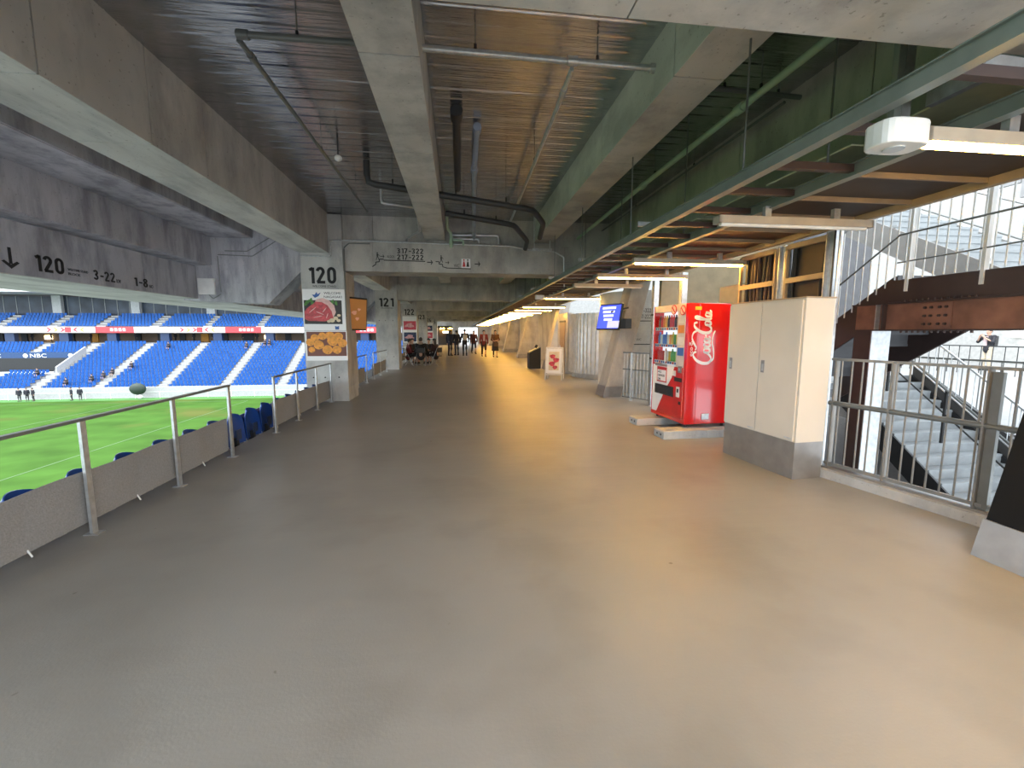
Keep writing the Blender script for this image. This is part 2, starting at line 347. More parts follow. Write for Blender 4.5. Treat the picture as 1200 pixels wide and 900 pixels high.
# ------------------------------------------------------------------ columns with numbers and haunches
POST = {'dark': mat('poster_dark', (.02, .018, .016), .5), 'meat': mat('poster_meat_red', (.50, .06, .07), .5, 0, .35, 16), 'fat': mat('poster_fat_pink', (.72, .45, .42), .5, 0, .15, 14),
        'leaf': mat('poster_leaf_green', (.06, .20, .03), .5), 'mush': mat('poster_cream', (.66, .55, .38), .5), 'or': mat('poster_orange', (.75, .30, .03), .5, 0, .2, 20), 'or2': mat('poster_orange_dark', (.45, .15, .02), .5),
        'brown': mat('poster_brown', (.16, .05, .03), .5), 'blue': mat('poster_blue', (.04, .12, .38), .5), 'pred': mat('poster_red', (.52, .05, .08), .5, 0, .4, 12), 'pink': mat('poster_pink', (.6, .3, .3), .5, 0, .3, 12), 'nav': mat('poster_navy', (.015, .03, .08), .5, 0, .5, 10)}
def blob(m, cx, cz, rx, rz, lay, mi=0, n=18, wob=0, rot=0):
    pts = []
    for j in range(n):
        t = 2*PI*j/n; k = 1+wob*math.sin(3*t+cx*9)+wob*.6*math.cos(5*t+cz*7)
        x, z = rx*k*math.cos(t), rz*k*math.sin(t); c, s = math.cos(rot), math.sin(rot); pts.append((cx+x*c-z*s, cz+x*s+z*c))
    m.prism(pts, 'y', -lay*.0012, -lay*.0012+.001, mi)
def poster_meat(parent, x, z, wd, h):
    t = thing('poster', 'white poster with a photo of raw red meat on column 120', 'poster', (x, ROWS[0]-.05-.001, z))
    MB().box(0, wd, -.004, 0, 0, h).build('board', WPRINT, t)
    ph = MB().box(.02, wd-.07, -.0052, -.004, .14, h-.24).build('photo_ground', POST['dark'], t); y0 = -.0052
    def add(nm, key, fn): m = MB(); fn(m); m.build(nm, POST[key], t, (0, y0, 0))
    for a, b, c in ((.10, .62, .06), (.17, .66, .05), (.06, .57, .045), (.62, .62, .06), (.7, .60, .05), (.2, .6, .05)): add('leaf_print', 'leaf', lambda m: blob(m, a, b, c, c*.6, 1, wob=.12, rot=a*7))
    def meat(m): m.prism([(.03, .25), (.10, .21), (.45, .20), (.62, .26), (.69, .40), (.66, .55), (.55, .66), (.42, .71), (.30, .68), (.24, .60), (.10, .50), (.03, .42)], 'y', -.0024, -.0014)
    add('meat_print', 'meat', meat)
    def fat(m): m.prism([(.26, .63), (.30, .68), (.42, .71), (.55, .66), (.66, .55), (.69, .40), (.63, .28), (.60, .42), (.52, .55), (.40, .62)], 'y', -.0036, -.0026)
    add('fat_print', 'fat', fat)
    def fat2(m):
        for a, b, c, r in ((.2, .45, .10, .7), (.35, .38, .09, -.4), (.45, .45, .07, .9), (.3, .30, .1, .2), (.5, .32, .06, 1.2)): blob(m, a, b, c, .008, 3.2, rot=r)
    add('marbling_print', 'fat', fat2)
    def mu(m):
        for a, b, c in ((.60, .22, .06), (.68, .27, .05), (.74, .22, .045), (.53, .20, .04), (.75, .33, .04)): blob(m, a, b, c, c*.75, 4)
    add('mushroom_print', 'mush', mu)
    def crest(m): m.prism([(.66, .02), (.74, .0205), (.745, .10), (.70, .085), (.655, .10)], 'y', -.002, -.001)
    add('crest_print', 'blue', crest)
    def em(m):
        m.prism([(.2, h-.12), (.26, h-.19), (.34, h-.15), (.39, h-.07), (.32, h-.11), (.30, h-.06), (.26, h-.12)], 'y', -.002, -.001)
    add('emblem', 'blue', em)
    text('WELCOME', t, (.45, -.0052, h-.11), FRONT, .36, .05, INK); text('NAGASAKI', t, (.45, -.0052, h-.19), FRONT, .38, .05, INK)
def poster_orange(x, z, wd, h):
    t = thing('poster', 'white poster with a photo of piled orange loquats on column 120', 'poster', (x, ROWS[0]-.05-.001, z))
    MB().box(0, wd, -.004, 0, 0, h).build('board', WPRINT, t)
    MB().box(.03, wd-.02, -.0052, -.004, .1, h-.02).build('photo_ground', POST['brown'], t)
    k = 0
    for a, b, c in ((.20, .52, .09), (.36, .56, .09), (.52, .57, .1), (.70, .55, .1), (.10, .42, .09), (.78, .40, .1), (.58, .45, .12), (.28, .36, .11), (.66, .25, .10), (.46, .25, .11), (.13, .25, .07)):
        k += 1; m = MB(); blob(m, a*wd/.88, b*h/.68, c, c*.92, k, 0, 16, .02); blob(m, a*wd/.88+.02, b*h/.68-c*.6, .018, .012, k+.9, 1, 8)
        m.build('fruit_print', [POST['or'], POST['or2']], t, (0, -.0052, 0))
def column(k):
    y = ROWS[k]-.05
    t = thing('concrete_column', 'concrete column numbered %d%s' % (120+k, {0: ' carrying meat and fruit posters', 1: ' behind the rail, no posters', 2: ' carrying red and navy posters', 4: ' carrying a red poster'}.get(k, '')), 'column', (-2.93, y, 0))
    segs = [0, .32, .95, 1.75, 2.9] if k else [0, .32, 2.5, 2.9]
    MB().box(-.44, .44, .006, .93, 0, 4.1).build('column_core', CONC, t)
    for a, b in zip(segs, segs[1:]): MB().box(-.45, .45, 0, .94, a+.003, b-.003).build('pour_lift', CONC, t)
    for sx in (-.3, -.05, .25):
        for sz in (.55, 2.05): MB().tube([(sx, -.001, sz), (sx, .01, sz)], .018, 8).build('tie_hole', INK, t)
    digits(str(120+k), t, (-.31, -.0005, 2.62), FRONT, .60, .36, INK)
    text('WELCOME STAND', t, (-.22, -.0025, 2.54), FRONT, .5, .045, INK)
    g = MB(); y1 = .1
    g.prism([(-2.85, -.04), (-1.15, -.10), (-.42, .62), (-.42, 1.84), (-2.3, 1.84), (-2.85, 1.2)], 'y', .02, .62)
    g.build('cantilever_bracket', CONL, t, (0, 0, 2.28))
    return t
COLS = [column(k) for k in range(6)]
poster_meat(None, -3.37, 1.60, .89, .90); poster_orange(-3.36, .93, .89, .66)
def poster_far(k, x, z, keys, lbl):
    t = thing('poster', lbl, 'poster', (x, ROWS[k]-.052, z)); MB().box(0, .85, -.004, 0, 0, 1.6).build('board', WPRINT, t)
    for j, (a, b) in enumerate(((.78, 1.3), (.06, .62))):
        MB().box(.05, .8, -.0055, -.004, a, b).build('photo_print', POST[keys[j]], t)
        m = MB(); blob(m, .4, (a+b)/2, .25, .13, 1, wob=.2); m.build('subject_print', POST['pink'], t, (0, -.0055, 0))
poster_far(2, -3.33, .95, ('pred', 'nav'), 'white poster with red and navy photos on column 122')
poster_far(4, -3.33, .95, ('nav', 'pred'), 'white poster with navy and red photos on column 124')
# ------------------------------------------------------------------ lettering on the directory beam
dbm = CB[0]
def dx(px): return (px-405)*.01933-2.45
def dz(py): return 3.55-(py-283)*.0183-2.91
digits('317-322', dbm, (dx(463), -.0005, dz(296.2)), FRONT, dx(493)-dx(463), .115, INK)
digits('217-222', dbm, (dx(463), -.0005, dz(303.6)), FRONT, dx(493)-dx(463), .115, INK)
text('BLOCK', dbm, (dx(452), -.0015, dz(301.5)), FRONT, .16, .05, INK)
m = MB()
for p, q in (((435, 312), (439, 309)), ((439, 309), (439, 306.5)), ((439, 306.5), (443, 306)), ((443, 306), (443, 303)), ((443, 303), (448, 303)), ((448, 304), (495, 304.5))):
    m.bar((dx(p[0]), 0, dz(p[1]+.5)), (dx(q[0]), 0, dz(q[1]+.5)), .02, .002, up=(0, 1, .01))
m.build('stair_line_print', INK, dbm, (0, -.001, 0))
def walker(x, z, s):
    m = MB(); m.prism([(s*.09*math.cos(t*PI/5), s*(.9+.09*math.sin(t*PI/5))) for t in range(10)], 'y', 0, .0015)
    for p in (((-.08, .45), (.08, .45), (.1, .78), (-.1, .78)), ((-.05, .48), (.03, .48), (-.13, .0), (-.21, .0)), ((-.02, .48), (.07, .48), (.22, .08), (.14, .04)), ((.06, .72), (.1, .78), (.3, .55), (.26, .5))):
        m.prism([(a*s, b*s) for a, b in p], 'y', 0, .0015)
    m.build('walker_print', INK, dbm, (x, -.002, z))
walker(dx(441), dz(304.5), .17); arrow(dbm, (dx(446.5), -.0005, dz(300)), .09, 0, FRONT, INK)
arrow(dbm, (dx(500.5), -.0005, dz(306)), .13, 0, FRONT, INK)
m = MB()
for p, q in (((507, 305), (511, 305)), ((511, 305), (511, 308)), ((511, 308), (515, 308)), ((515, 308), (515, 311)), ((515, 311), (520, 312.5)), ((520, 312.5), (548, 313))):
    m.bar((dx(p[0]), 0, dz(p[1])), (dx(q[0]), 0, dz(q[1])), .018, .002, up=(0, 1, .01))
m.build('stair_line_print', INK, dbm, (0, -.001, 0))
walker(dx(513.5), dz(306.5), .17); arrow(dbm, (dx(520.5), -.0005, dz(306)), .09, 0, FRONT, INK)
text('WC', dbm, (dx(528), -.0015, dz(311.5)), FRONT, .13, .075, INK)
MB().box(dx(537), dx(547.5), -.004, 0, dz(312), dz(301)).build('toilet_sign_plate', WPRINT, dbm)
for c in (540, 544.5):
    m = MB(); blob(m, 0, .12, .018, .018, 0); m.prism([(-.035, -.03), (.035, -.03), (.012, .09), (-.012, .09)], 'y', 0, .001); m.build('figure_print', POST['dark'] if c > 541 else REDP, dbm, (dx(c), -.0055, dz(309)))
arrow(dbm, (dx(556), -.0005, dz(307)), .13, 0, FRONT, INK)
# ------------------------------------------------------------------ conduits and pipes
def pipe(name, label, path, r, m, n=10, cat='pipe', fit=None, hang=None, parent=None):
    P = [Vector(p) for p in path]; Q = [P[0]]
    for i in range(1, len(P)-1):                                   # rounded elbows
        a, b, c = P[i-1], P[i], P[i+1]; rr = min(r*2.4, (a-b).length*.45, (c-b).length*.45)
        p0 = b+(a-b).normalized()*rr; p1 = b+(c-b).normalized()*rr
        Q += [p0, p0.lerp(b, .55).lerp(p1.lerp(b, .55), .5).lerp(b, .2), p1]
    Q.append(P[-1]); o0 = P[0]
    t = thing(name, label, cat, tuple(o0))
    MB().tube([q-o0 for q in Q], r, n).build('pipe_run', m, t, smooth=True)
    for f in fit or []:                                            # couplings: (point, direction)
        c = Vector(f[0])-o0; d = Vector(f[1]).normalized(); MB().tube([c-d*r*1.6, c+d*r*1.6], r*1.45, n).build('coupling', m, t, smooth=True)
    for h in hang or []:
        c = Vector(h)-o0; up = ZC-h[2]
        MB().tube([c, c+Vector((0, 0, up))], .006, 6).build('hanger_rod', GPIPE, t)
        MB().tube([c+Vector((0, 0, r*.2)), c+Vector((0, 0, r*2.2))], .014, 6).build('rod_nut', BLACK, t)
    return t
pipe('sprinkler_pipe', 'grey sprinkler branch with two hangers over the rail side deck', [(-1.71, 3.96, 3.9), (-.71, 3.95, 3.9)], .026, GPIPE, hang=[(-1.25, 3.96, 3.9)], fit=[((-1.66, 3.96, 3.9), (1, 0, 0))])
pipe('sprinkler_pipe', 'grey cross pipe hung between the two narrow joists', [(-.26, 3.95, 3.9), (1.80, 3.98, 3.9)], .028, GALV, hang=[(.18, 3.95, 3.9), (1.25, 3.97, 3.9)], fit=[((1.02, 3.96, 3.9), (1, 0, 0)), ((1.78, 3.98, 3.9), (1, 0, 0))])
pipe('sprinkler_pipe', 'long grey pipe running away from the rail side cross pipe', [(-1.70, 3.98, 3.87), (-1.70, 8.9, 3.87)], .022, GPIPE, hang=[(-1.7, 6.1, 3.87), (-1.7, 8.0, 3.87)], fit=[((-1.70, 4.2, 3.87), (0, 1, 0))])
pipe('sprinkler_pipe', 'long grey pipe dropping back from the cross pipe between the joists', [(1.03, 4.0, 3.86), (1.03, 4.35, 3.82), (1.11, 9.5, 3.82)], .022, GALV, hang=[(1.05, 6.0, 3.82), (1.09, 8.0, 3.82)], fit=[((1.03, 4.3, 3.83), (0, 1, 0))])
pipe('drain_pipe', 'bright silver drain pipe sloping down between the joists', [(.27, 5.6, 4.05), (.27, 6.6, 3.9), (.40, 10.3, 3.66)], .036, BLUEPIPE, fit=[((.27, 6.6, 3.9), (0, 1, -.1)), ((.27, 5.65, 4.04), (0, 1, -.1))])
pipe('drain_pipe', 'short black lagged pipe beside the silver drain pipe', [(.02, 5.3, 4.06), (.03, 7.35, 3.86)], .05, BPIPE, fit=[((.02, 5.34, 4.05), (0, 1, -.1))])
pipe('drain_pipe', 'black lagged pipe crossing under the joists and elbowing into the corner', [(-1.32, 7.0, 4.1), (-1.32, 7.0, 3.78), (1.25, 7.25, 3.55), (1.55, 7.9, 3.5), (1.62, 8.6, 3.4)], .05, BPIPE, hang=[(-.95, 7.03, 3.75), (.0, 7.13, 3.66), (.8, 7.2, 3.6)])
pipe('drain_pipe', 'second black lagged pipe lower behind the crossing one', [(-.2, 8.4, 3.75), (1.1, 8.5, 3.6), (1.5, 9.4, 3.5), (1.55, 10.0, 3.45)], .05, BPIPE, hang=[(.15, 8.42, 3.72), (.75, 8.47, 3.64)])
pipe('water_pipe', 'pale pipe stepping down twice to the directory beam', [(-1.33, 8.3, 4.1), (-1.33, 8.3, 3.86), (-.72, 8.5, 3.86), (-.72, 9.0, 3.55), (-1.1, 10.1, 3.62), (-1.1, 10.22, 3.55)], .026, SPIPE)
pipe('water_pipe', 'pale green upright pipe beside the middle joist', [(-.2, 9.6, 4.1), (-.2, 9.75, 3.78), (-.12, 9.9, 3.75), (-.12, 10.05, 3.45)], .034, GRPIPE, fit=[((-.12, 10.04, 3.55), (0, 0, 1))])
pipe('water_pipe', 'silver pipe above the directory beam turning down by the corner', [(-.1, 10.18, 3.74), (.95, 10.1, 3.74), (.95, 10.1, 3.58)], .032, SPIPE, fit=[((.95, 10.1, 3.6), (0, 0, 1))])
pipe('water_pipe', 'thinner silver pipe low above the directory beam', [(-.1, 10.14, 3.65), (.5, 10.1, 3.65), (.5, 10.1, 3.56)], .026, SPIPE)
pipe('water_pipe', 'short pale green pipe stub above the directory beam', [(-.1, 10.0, 3.6), (.15, 10.0, 3.6), (.15, 10.05, 3.5)], .024, GRPIPE)
pipe('sprinkler_pipe', 'long pale green pipe between the joist and the lamp rack', [(2.85, 2.0, 3.78), (2.83, 6.6, 3.78), (2.83, 10.2, 3.75)], .034, GRPIPE, hang=[(2.84, 4.0, 3.78), (2.84, 6.2, 3.78)], fit=[((2.84, 4.3, 3.78), (0, 1, 0)), ((2.84, 6.6, 3.78), (0, 1, 0))])
pipe('sprinkler_pipe', 'thin dark cross pipe under the deck by the edge beam', [(2.4, 4.2, 3.9), (3.45, 4.25, 3.9)], .024, GPIPE, hang=[(2.6, 4.2, 3.9), (3.2, 4.24, 3.9)])
pipe('sprinkler_pipe', 'thin dark pipe running away along the edge beam', [(3.32, 4.3, 3.87), (3.32, 9.9, 3.87)], .016, GPIPE, hang=[(3.32, 6.0, 3.87), (3.32, 8.0, 3.87)])
pipe('conduit', 'thin grey conduit along the top of the directory beam', [(-3.36, 10.06, 3.2), (-2.72, 10.06, 3.2), (-2.72, 10.06, 3.53), (-2.4, 10.12, 3.56), (1.2, 10.12, 3.52), (1.7, 10.12, 3.44), (2.25, 10.12, 3.42), (2.48, 10.12, 3.3), (2.5, 10.12, 2.62)], .017, GALV, 8, 'conduit')
pipe('conduit', 'thin conduit turning down the inner edge of column 120', [(-1.9, 10.125, 3.5), (-2.35, 10.125, 3.5), (-2.455, 10.11, 3.4), (-2.46, 10.08, 1.9)], .013, GPIPE, 8, 'conduit')
pipe('conduit', 'bent conduit on the bracket beside the white junction box', [(-4.9, 10.13, 3.28), (-4.45, 10.13, 3.28), (-3.75, 10.13, 3.72)], .014, GPIPE, 8, 'conduit')
pipe('conduit', 'long conduit looping down the bracket to the junction box', [(-3.72, 10.13, 3.6), (-4.35, 10.13, 3.18), (-5.05, 10.13, 3.2), (-5.03, 10.13, 2.38), (-5.2, 10.13, 2.27), (-5.28, 10.13, 2.36)], .014, GPIPE, 8, 'conduit')
jb = thing('junction_box', 'small white junction box on the bracket of column 120', 'box', (-5.3, 10.08, 2.36))
MB().box(-.17, .17, 0, .12, 0, .34).build('box_body', WHITE, jb, bevel=.01); MB().box(-.16, .16, -.008, 0, .01, .33).build('box_lid', WHITE, jb)
for a in (-.09, -.02, .06): MB().tube([(a, .08, .34), (a, .08, .42)], .014, 6).build('cable_gland', GPIPE, jb)
dl = thing('dome_camera', 'small white dome camera hung on a rod below the deck', 'camera', (-1.55, 6.3, 3.86))
MB().tube([(0, 0, .03), (0, 0, .26)], .012, 8).build('rod', BPIPE, dl); MB().ball((0, 0, 0), .05, .05, .04, 12).build('dome', WHITE, dl, smooth=True)
# hanging steel frame near the corner of the directory beam
hf = thing('pipe_hanger_frame', 'small steel trapeze frame hanging by the joist end', 'bracket', (1.72, 9.9, 3.42))
MB().bar((-.02, 0, 0), (.42, 0, 0), .04, .05).build('channel', GALV, hf)
for a in (.02, .38): MB().bar((a, 0, 0), (a, 0, .7), .025, .025).build('rod', GALV, hf)
# ------------------------------------------------------------------ lamp rack: rails, rungs, boards
ZR = 2.65
YR = (1.0, 60.0)
rk = thing('lamp_rack', 'long green steel lamp rack hung beside the walkway', 'rack', (0, 0, ZR))
for x, h in ((2.1, .11), (2.78, .12)):
    MB().box(x-.015, x+.015, YR[0], YR[1], -.005, .07).build('rail_web', GREEN, rk)
    MB().box(x-.035, x+.035, YR[0], YR[1], -.012, -.005).build('rail_flange', GREEN, rk)
    MB().box(x-.035, x+.035, YR[0], YR[1], .07, .077).build('rail_flange', GREEN, rk)
MB().box(3.88, 3.94, YR[0], YR[1], -.03, .05).build('edge_rail', TAN, rk)
rung = MB().box(0, .66, -.022, .022, 0, .05).mesh('rung', RUSTD); batt = MB().box(0, 1.1, -.011, .011, -.008, .03).mesh('batten', mat('brown_batten', (.22, .17, .12), .5)); board = MB().box(0, 1.09, 0, .53, .031, .05).mesh('board', DARK)
y = 1.25; i = 0
while y < 36:
    put('rung', rung, rk, (2.11, y, .02)); put('batten', batt, rk, (2.79, y, 0)); put('board', board, rk, (2.79, y+.005, 0)); y += .54; i += 1
MB().box(2.79, 3.88, y, YR[1], .031, .05).build('board', DARK, rk)
pan = MB().box(0, .42, 0, .9, 0, .012).mesh('soffit_board', mat('pale_olive_board', (.62, .62, .42), .7))
for k in range(16): put('soffit_board', pan, rk, (2.62+.3, 2.0+1.05*k, .28), None)
hr = MB().tube([(0, 0, 0), (0, 0, ZC-ZR-.1)], .008, 6).mesh('hanger_rod', GPIPE)
for k in range(14):
    for x in (2.1, 2.78): put('hanger_rod', hr, rk, (x, 3.1+2.1*k, .1))
MB().bar((2.72, 2.55, .1), (2.72, 2.55, .75), .05, .04).build('drop_hanger', GREEN, rk)
MB().bar((2.79, 2.55, .1), (2.79, 2.55, .75), .06, .02).build('drop_hanger', GALV, rk)
MB().bar((2.45, 1.9, .16), (3.4, 1.9, .12), .05, .06).build('cross_channel', GALV, rk)
MB().bar((3.4, 1.9, -.05), (3.4, 1.9, .4), .05, .05).build('drop_hanger', GALV, rk)
MB().bar((3.3, 1.2, .08), (3.3, 2.4, .08), .05, .08).build('cable_tray_rail', GALV, rk)
MB().bar((2.9, 1.0, .32), (2.9, 2.5, .32), .05, .08).build('cable_tray_rail', GALV, rk)
for k in range(6): MB().bar((2.1, 5.0+2.5*k, .16), (2.95, 5.0+2.5*k, .16), .04, .05).build('cross_channel', GALV, rk)
# luminaires
TROUGH = mat('lamp_trough_enamel', (.38, .33, .26), .5)
def lum_parts(t, lit, ln, endbox):
    MB().prism([(-.05, .065), (-.05, .0), (-.042, .0), (-.042, .05), (.042, .05), (.042, .0), (.05, .0), (.05, .065)], 'x', 0, ln).build('trough', TROUGH, t)
    for a in (0, ln-.02): MB().box(a, a+.02, -.05, .05, 0, .065).build('end_plate', TROUGH, t)
    MB().tube([(.04, 0, .005), (ln-.04, 0, .005)], .026, 12).build('tube', TUBE if lit else TUBEOFF, t, smooth=True)
    MB().box(ln*.3, ln*.3+.06, -.02, .02, .06, .16).build('bracket', GALV, t); MB().box(ln*.75, ln*.75+.06, -.02, .02, .06, .16).build('bracket', GALV, t)
    if endbox:
        e = MB(); prof = []
        for j in range(20):
            a = 2*PI*j/20; prof.append((-.13+.13*math.copysign(abs(math.cos(a))**.6, math.cos(a)), .085*math.copysign(abs(math.sin(a))**.6, math.sin(a))))
        e.prism(prof, 'z', -.03, .085).build('sensor_box', WHITE, t, bevel=.008)
        MB().tube([(-.14, 0, -.03), (-.14, 0, -.036)], .045, 20).build('lens', mat('frosted_lens', (.55, .58, .6), .25), t)
LY = [2.04, 3.67, 5.83, 7.4, 8.9, 12.0, 16.2, 18.5]+[20.9+2.4*k for k in range(16)]
proto = {}
for i, yl in enumerate(LY):
    lit = i not in (1, 4); eb = i in (0, 5); key = (lit, eb); x = 2.33 if i == 0 else (2.26 if i == 1 else 2.4)
    lb = {0: 'warm lamp trough with white sensor box beneath the near cross beam', 1: 'unlit lamp trough next to the sensor box lamp', 2: 'lit warm lamp trough above the tan cabinet and vending machine', 3: 'lit warm lamp trough just past the vending machine', 4: 'unlit lamp trough before the blue screen', 5: 'lit warm lamp trough with small white end box by the blue screen'}.get(i, 'lit warm lamp trough in the long row beyond the blue screen')
    if key in proto: t = copy_tree(proto[key]); t.location = (x, yl, 2.5); tag(t, lb)
    else:
        t = thing('lamp_trough', lb, 'lamp', (x, yl, 2.5), 0, 'lamp troughs on the rack'); lum_parts(t, lit, 1.66 if lit else 1.5, eb); proto[key] = t
for yl in (.2, -1.6):
    t = copy_tree(proto[(True, False)]); t.location = (2.4, yl, 2.5); tag(t, 'lit warm lamp trough behind the viewer end of the rack')
# ------------------------------------------------------------------ rail on the pitch side, banners, first seat row
XP = -2.83
def rail(y_posts, zt, label, panels, offs=0):
    t = thing('guard_rail', label, 'railing', (XP, y_posts[0], 0)); y0 = y_posts[0]
    for yp in y_posts:
        MB().bar((0, yp-y0, 0), (0, yp-y0, zt), .022, .05, up=(0, 1, 0)).build('post', GALV, t)
        MB().box(-.05, .05, yp-y0-.04, yp-y0+.04, 0, .008).build('foot_plate', GALV, t)
    MB().bar((0, -.02+min(0, offs), zt), (0, y_posts[-1]-y0+.02, zt), .045, .022).build('handrail', GPIPE, t)
    for a, b in panels:
        p = thing('banner', 'grey banner tied along the guard rail, '+label.split(', ')[1], 'banner', (XP-.045, a, .09), 0, 'grey rail banners')
        n = max(2, int((b-a)/.15)); m = MB(); vs = []; fs = []
        for i in range(n+1):
            for j in range(5):
                for s in (0, 1): vs.append((.006*math.sin(i*1.7)*math.sin(j*PI/4)+s*.008, (b-a)*i/n, .40*j/4+.006*math.sin(i*.9)*(j == 4)))
        def ix(i, j, s): return (i*5+j)*2+s
        for i in range(n):
            for j in range(4):
                for s in (0, 1): fs.append((ix(i, j, s), ix(i+1, j, s), ix(i+1, j+1, s), ix(i, j+1, s)))
            for j in (0, 4): fs.append((ix(i, j, 0), ix(i+1, j, 0), ix(i+1, j, 1), ix(i, j, 1)))
        for i in (0, n):
            for j in range(4): fs.append((ix(i, j, 0), ix(i, j+1, 0), ix(i, j+1, 1), ix(i, j, 1)))
        m.add(vs, fs); m.build('banner_sheet', GRAYP, p)
        yy = .1
        while yy < b-a:
            MB().tube([(.004, yy, .02), (.03, yy, -.03)], .006, 6).build('cable_tie', WHITE, p); yy += 1.0
    return t
rail([1.5, 2.54, 3.57, 4.62, 5.67], .90, 'thin steel guard rail by the pitch, nearest banner run', [(1.0, 5.66)])
rail([6.99, 7.95, 9.0, 10.0], .87, 'thin steel guard rail by the pitch, run ending at column 120', [(7.0, 10.0)])
rail([11.4, 12.6, 13.8], .87, 'thin steel guard rail just past column 120, short banner run', [(11.4, 13.7)])
rail([14.9, 16.2, 17.6], .87, 'thin steel guard rail before column 121, short banner run behind', [(14.9, 17.6)])
for k in (1, 2, 3): rail([ROWS[k]+1.3, ROWS[k]+3, ROWS[k]+5, ROWS[k]+7], .87, 'thin steel guard rail past column %d, long banner run %s' % (121+k-1, ('beside the seated group', 'farther on', 'farthest on')[k-1]), [(ROWS[k]+1.3, ROWS[k]+7)])
def seat_shell():
    m = MB(); nx, nz = 8, 8; vs = []; fs = []
    for s in (0, 1):
        for j in range(nz+1):
            v = j/nz; zt = .02+.42*v; wdt = .225*(1 if v < .6 else math.sqrt(max(0.12, 1-((v-.6)/.42)**2*.8)))
            for i in range(nx+1):
                u = i/nx*2-1; vs.append((-.03-.055*(1-u*u)-.03*v+(.012 if s else 0), u*wdt, zt+.03*(1-u*u)*v))
    W = (nx+1)*(nz+1)
    for j in range(nz):
        for i in range(nx):
            a = j*(nx+1)+i; fs.append((a, a+1, a+nx+2, a+nx+1)); fs.append((W+a, W+a+nx+1, W+a+nx+2, W+a+1))
    edge = [i for i in range(nx+1)]+[j*(nx+1)+nx for j in range(1, nz+1)]+[nz*(nx+1)+i for i in range(nx-1, -1, -1)]+[j*(nx+1) for j in range(nz-1, 0, -1)]
    for a, b in zip(edge, edge[1:]+edge[:1]): fs.append((a, b, W+b, W+a))
    return m.add(vs, fs)
def make_seat():
    t = thing('stadium_chair', 'x', 'seat', (0, 0, 0), 0, 'blue seats in the top row behind the banners')
    seat_shell().build('backrest', BLUE, t, smooth=True)
    MB().prism([(-.20, .02), (-.15, .0), (-.10, .04), (-.13, .34), (-.17, .38), (-.22, .36)], 'y', -.2, .2).build('folded_seat_pan', BLUE, t, bevel=.012)
    MB().box(-.012, .0, -.07, .07, .10, .24).build('back_recess', NAVY, t)
    MB().box(-.14, -.02, -.03, .03, -.10, .12).build('bracket', BLACK, t)
    MB().tube([(-.06, -.24, .02), (-.06, -.205, .02)], .028, 10).build('number_disc', WHITE, t)
    return t
SX, SZ = -3.09, -.05
s0 = make_seat(); first = True
ys = [1.3+.5*k for k in range(18)]
for k, yy in enumerate(ys):
    s = s0 if first else copy_tree(s0); first = False
    s.location = (SX, yy+.1, SZ)
    if 5.7 < yy+.1 < 6.95: s['label'] = 'blue folded stadium seat seen whole in the gap between the banners'
    else: s['label'] = 'blue folded stadium seat half hidden behind the grey banner'
for yy in (14.1, 14.55):
    s = copy_tree(s0); s.location = (SX, yy, SZ); s['label'] = 'blue folded stadium seat between two banners before column 121'
# terrace steps down to the pitch
tr = MB()
for i in range(19):
    x1 = -3.04-.8*i; z = -.04-.38*i; tr.box(x1-.8, x1, -10, 58, -7.6, z-.02)
struct(tr.build('floor_terrace', CONT))
# ------------------------------------------------------------------ pitch and far stand
ZP = -7.2
def grass_mat():
    m = mat('pitch_grass', (.046, .106, .018), .9, 0, .2, .35, spec=.03); nt = m.node_tree; N = nt.nodes; L = nt.links; b = N['Principled BSDF']
    geo = next(n for n in N if n.type == 'NEW_GEOMETRY'); rp = next(n for n in N if n.type == 'VALTORGB')
    n1 = N.new('ShaderNodeTexNoise'); n1.inputs['Scale'].default_value = .11; n1.inputs['Detail'].default_value = 5; L.new(geo.outputs['Position'], n1.inputs['Vector'])
    r1 = N.new('ShaderNodeValToRGB'); r1.color_ramp.elements[0].position = .56; r1.color_ramp.elements[1].position = .70
    r1.color_ramp.elements[0].color = (0, 0, 0, 1); r1.color_ramp.elements[1].color = (1, 1, 1, 1); L.new(n1.outputs['Fac'], r1.inputs['Fac'])
    mx = N.new('ShaderNodeMix'); mx.data_type = 'RGBA'; L.new(r1.outputs['Color'], mx.inputs['Factor']); L.new(rp.outputs['Color'], mx.inputs[6]); mx.inputs[7].default_value = (.085, .10, .025, 1)
    wv = N.new('ShaderNodeTexWave'); wv.bands_direction = 'Y'; wv.inputs['Scale'].default_value = .09; wv.inputs['Distortion'].default_value = .3; L.new(geo.outputs['Position'], wv.inputs['Vector'])
    m2 = N.new('ShaderNodeMix'); m2.data_type = 'RGBA'; m2.blend_type = 'MULTIPLY'; m2.inputs['Factor'].default_value = .08; L.new(mx.outputs[2], m2.inputs[6]); L.new(wv.outputs['Color'], m2.inputs[7]); L.new(m2.outputs[2], b.inputs['Base Color'])
    return m
struct(MB().box(-140, -17.5, -60, 63.4, ZP-.4, ZP).build('floor_pitch', grass_mat()))
struct(MB().box(-140, -17.5, 61.2, 63.4, ZP, ZP+.02).build('floor_pitch_border', mat('pale_turf_border', (.09, .2, .07), .9, spec=.03)))
LINE = mat('pitch_line_paint', (.06, .12, .035), .8)
tag(MB().box(-27.2, -27.08, -20, 59, ZP, ZP+.012).build('touchline', LINE), 'white painted touchline along the near side of the pitch', 'pitch line')
tag(MB().box(-95, -27.2, 58.9, 59.02, ZP, ZP+.012).build('goal_line', LINE), 'white painted goal line below the far stand', 'pitch line')
pb = thing('penalty_box_line', 'white painted penalty area outline on the pitch', 'pitch line', (-61, 59, ZP))
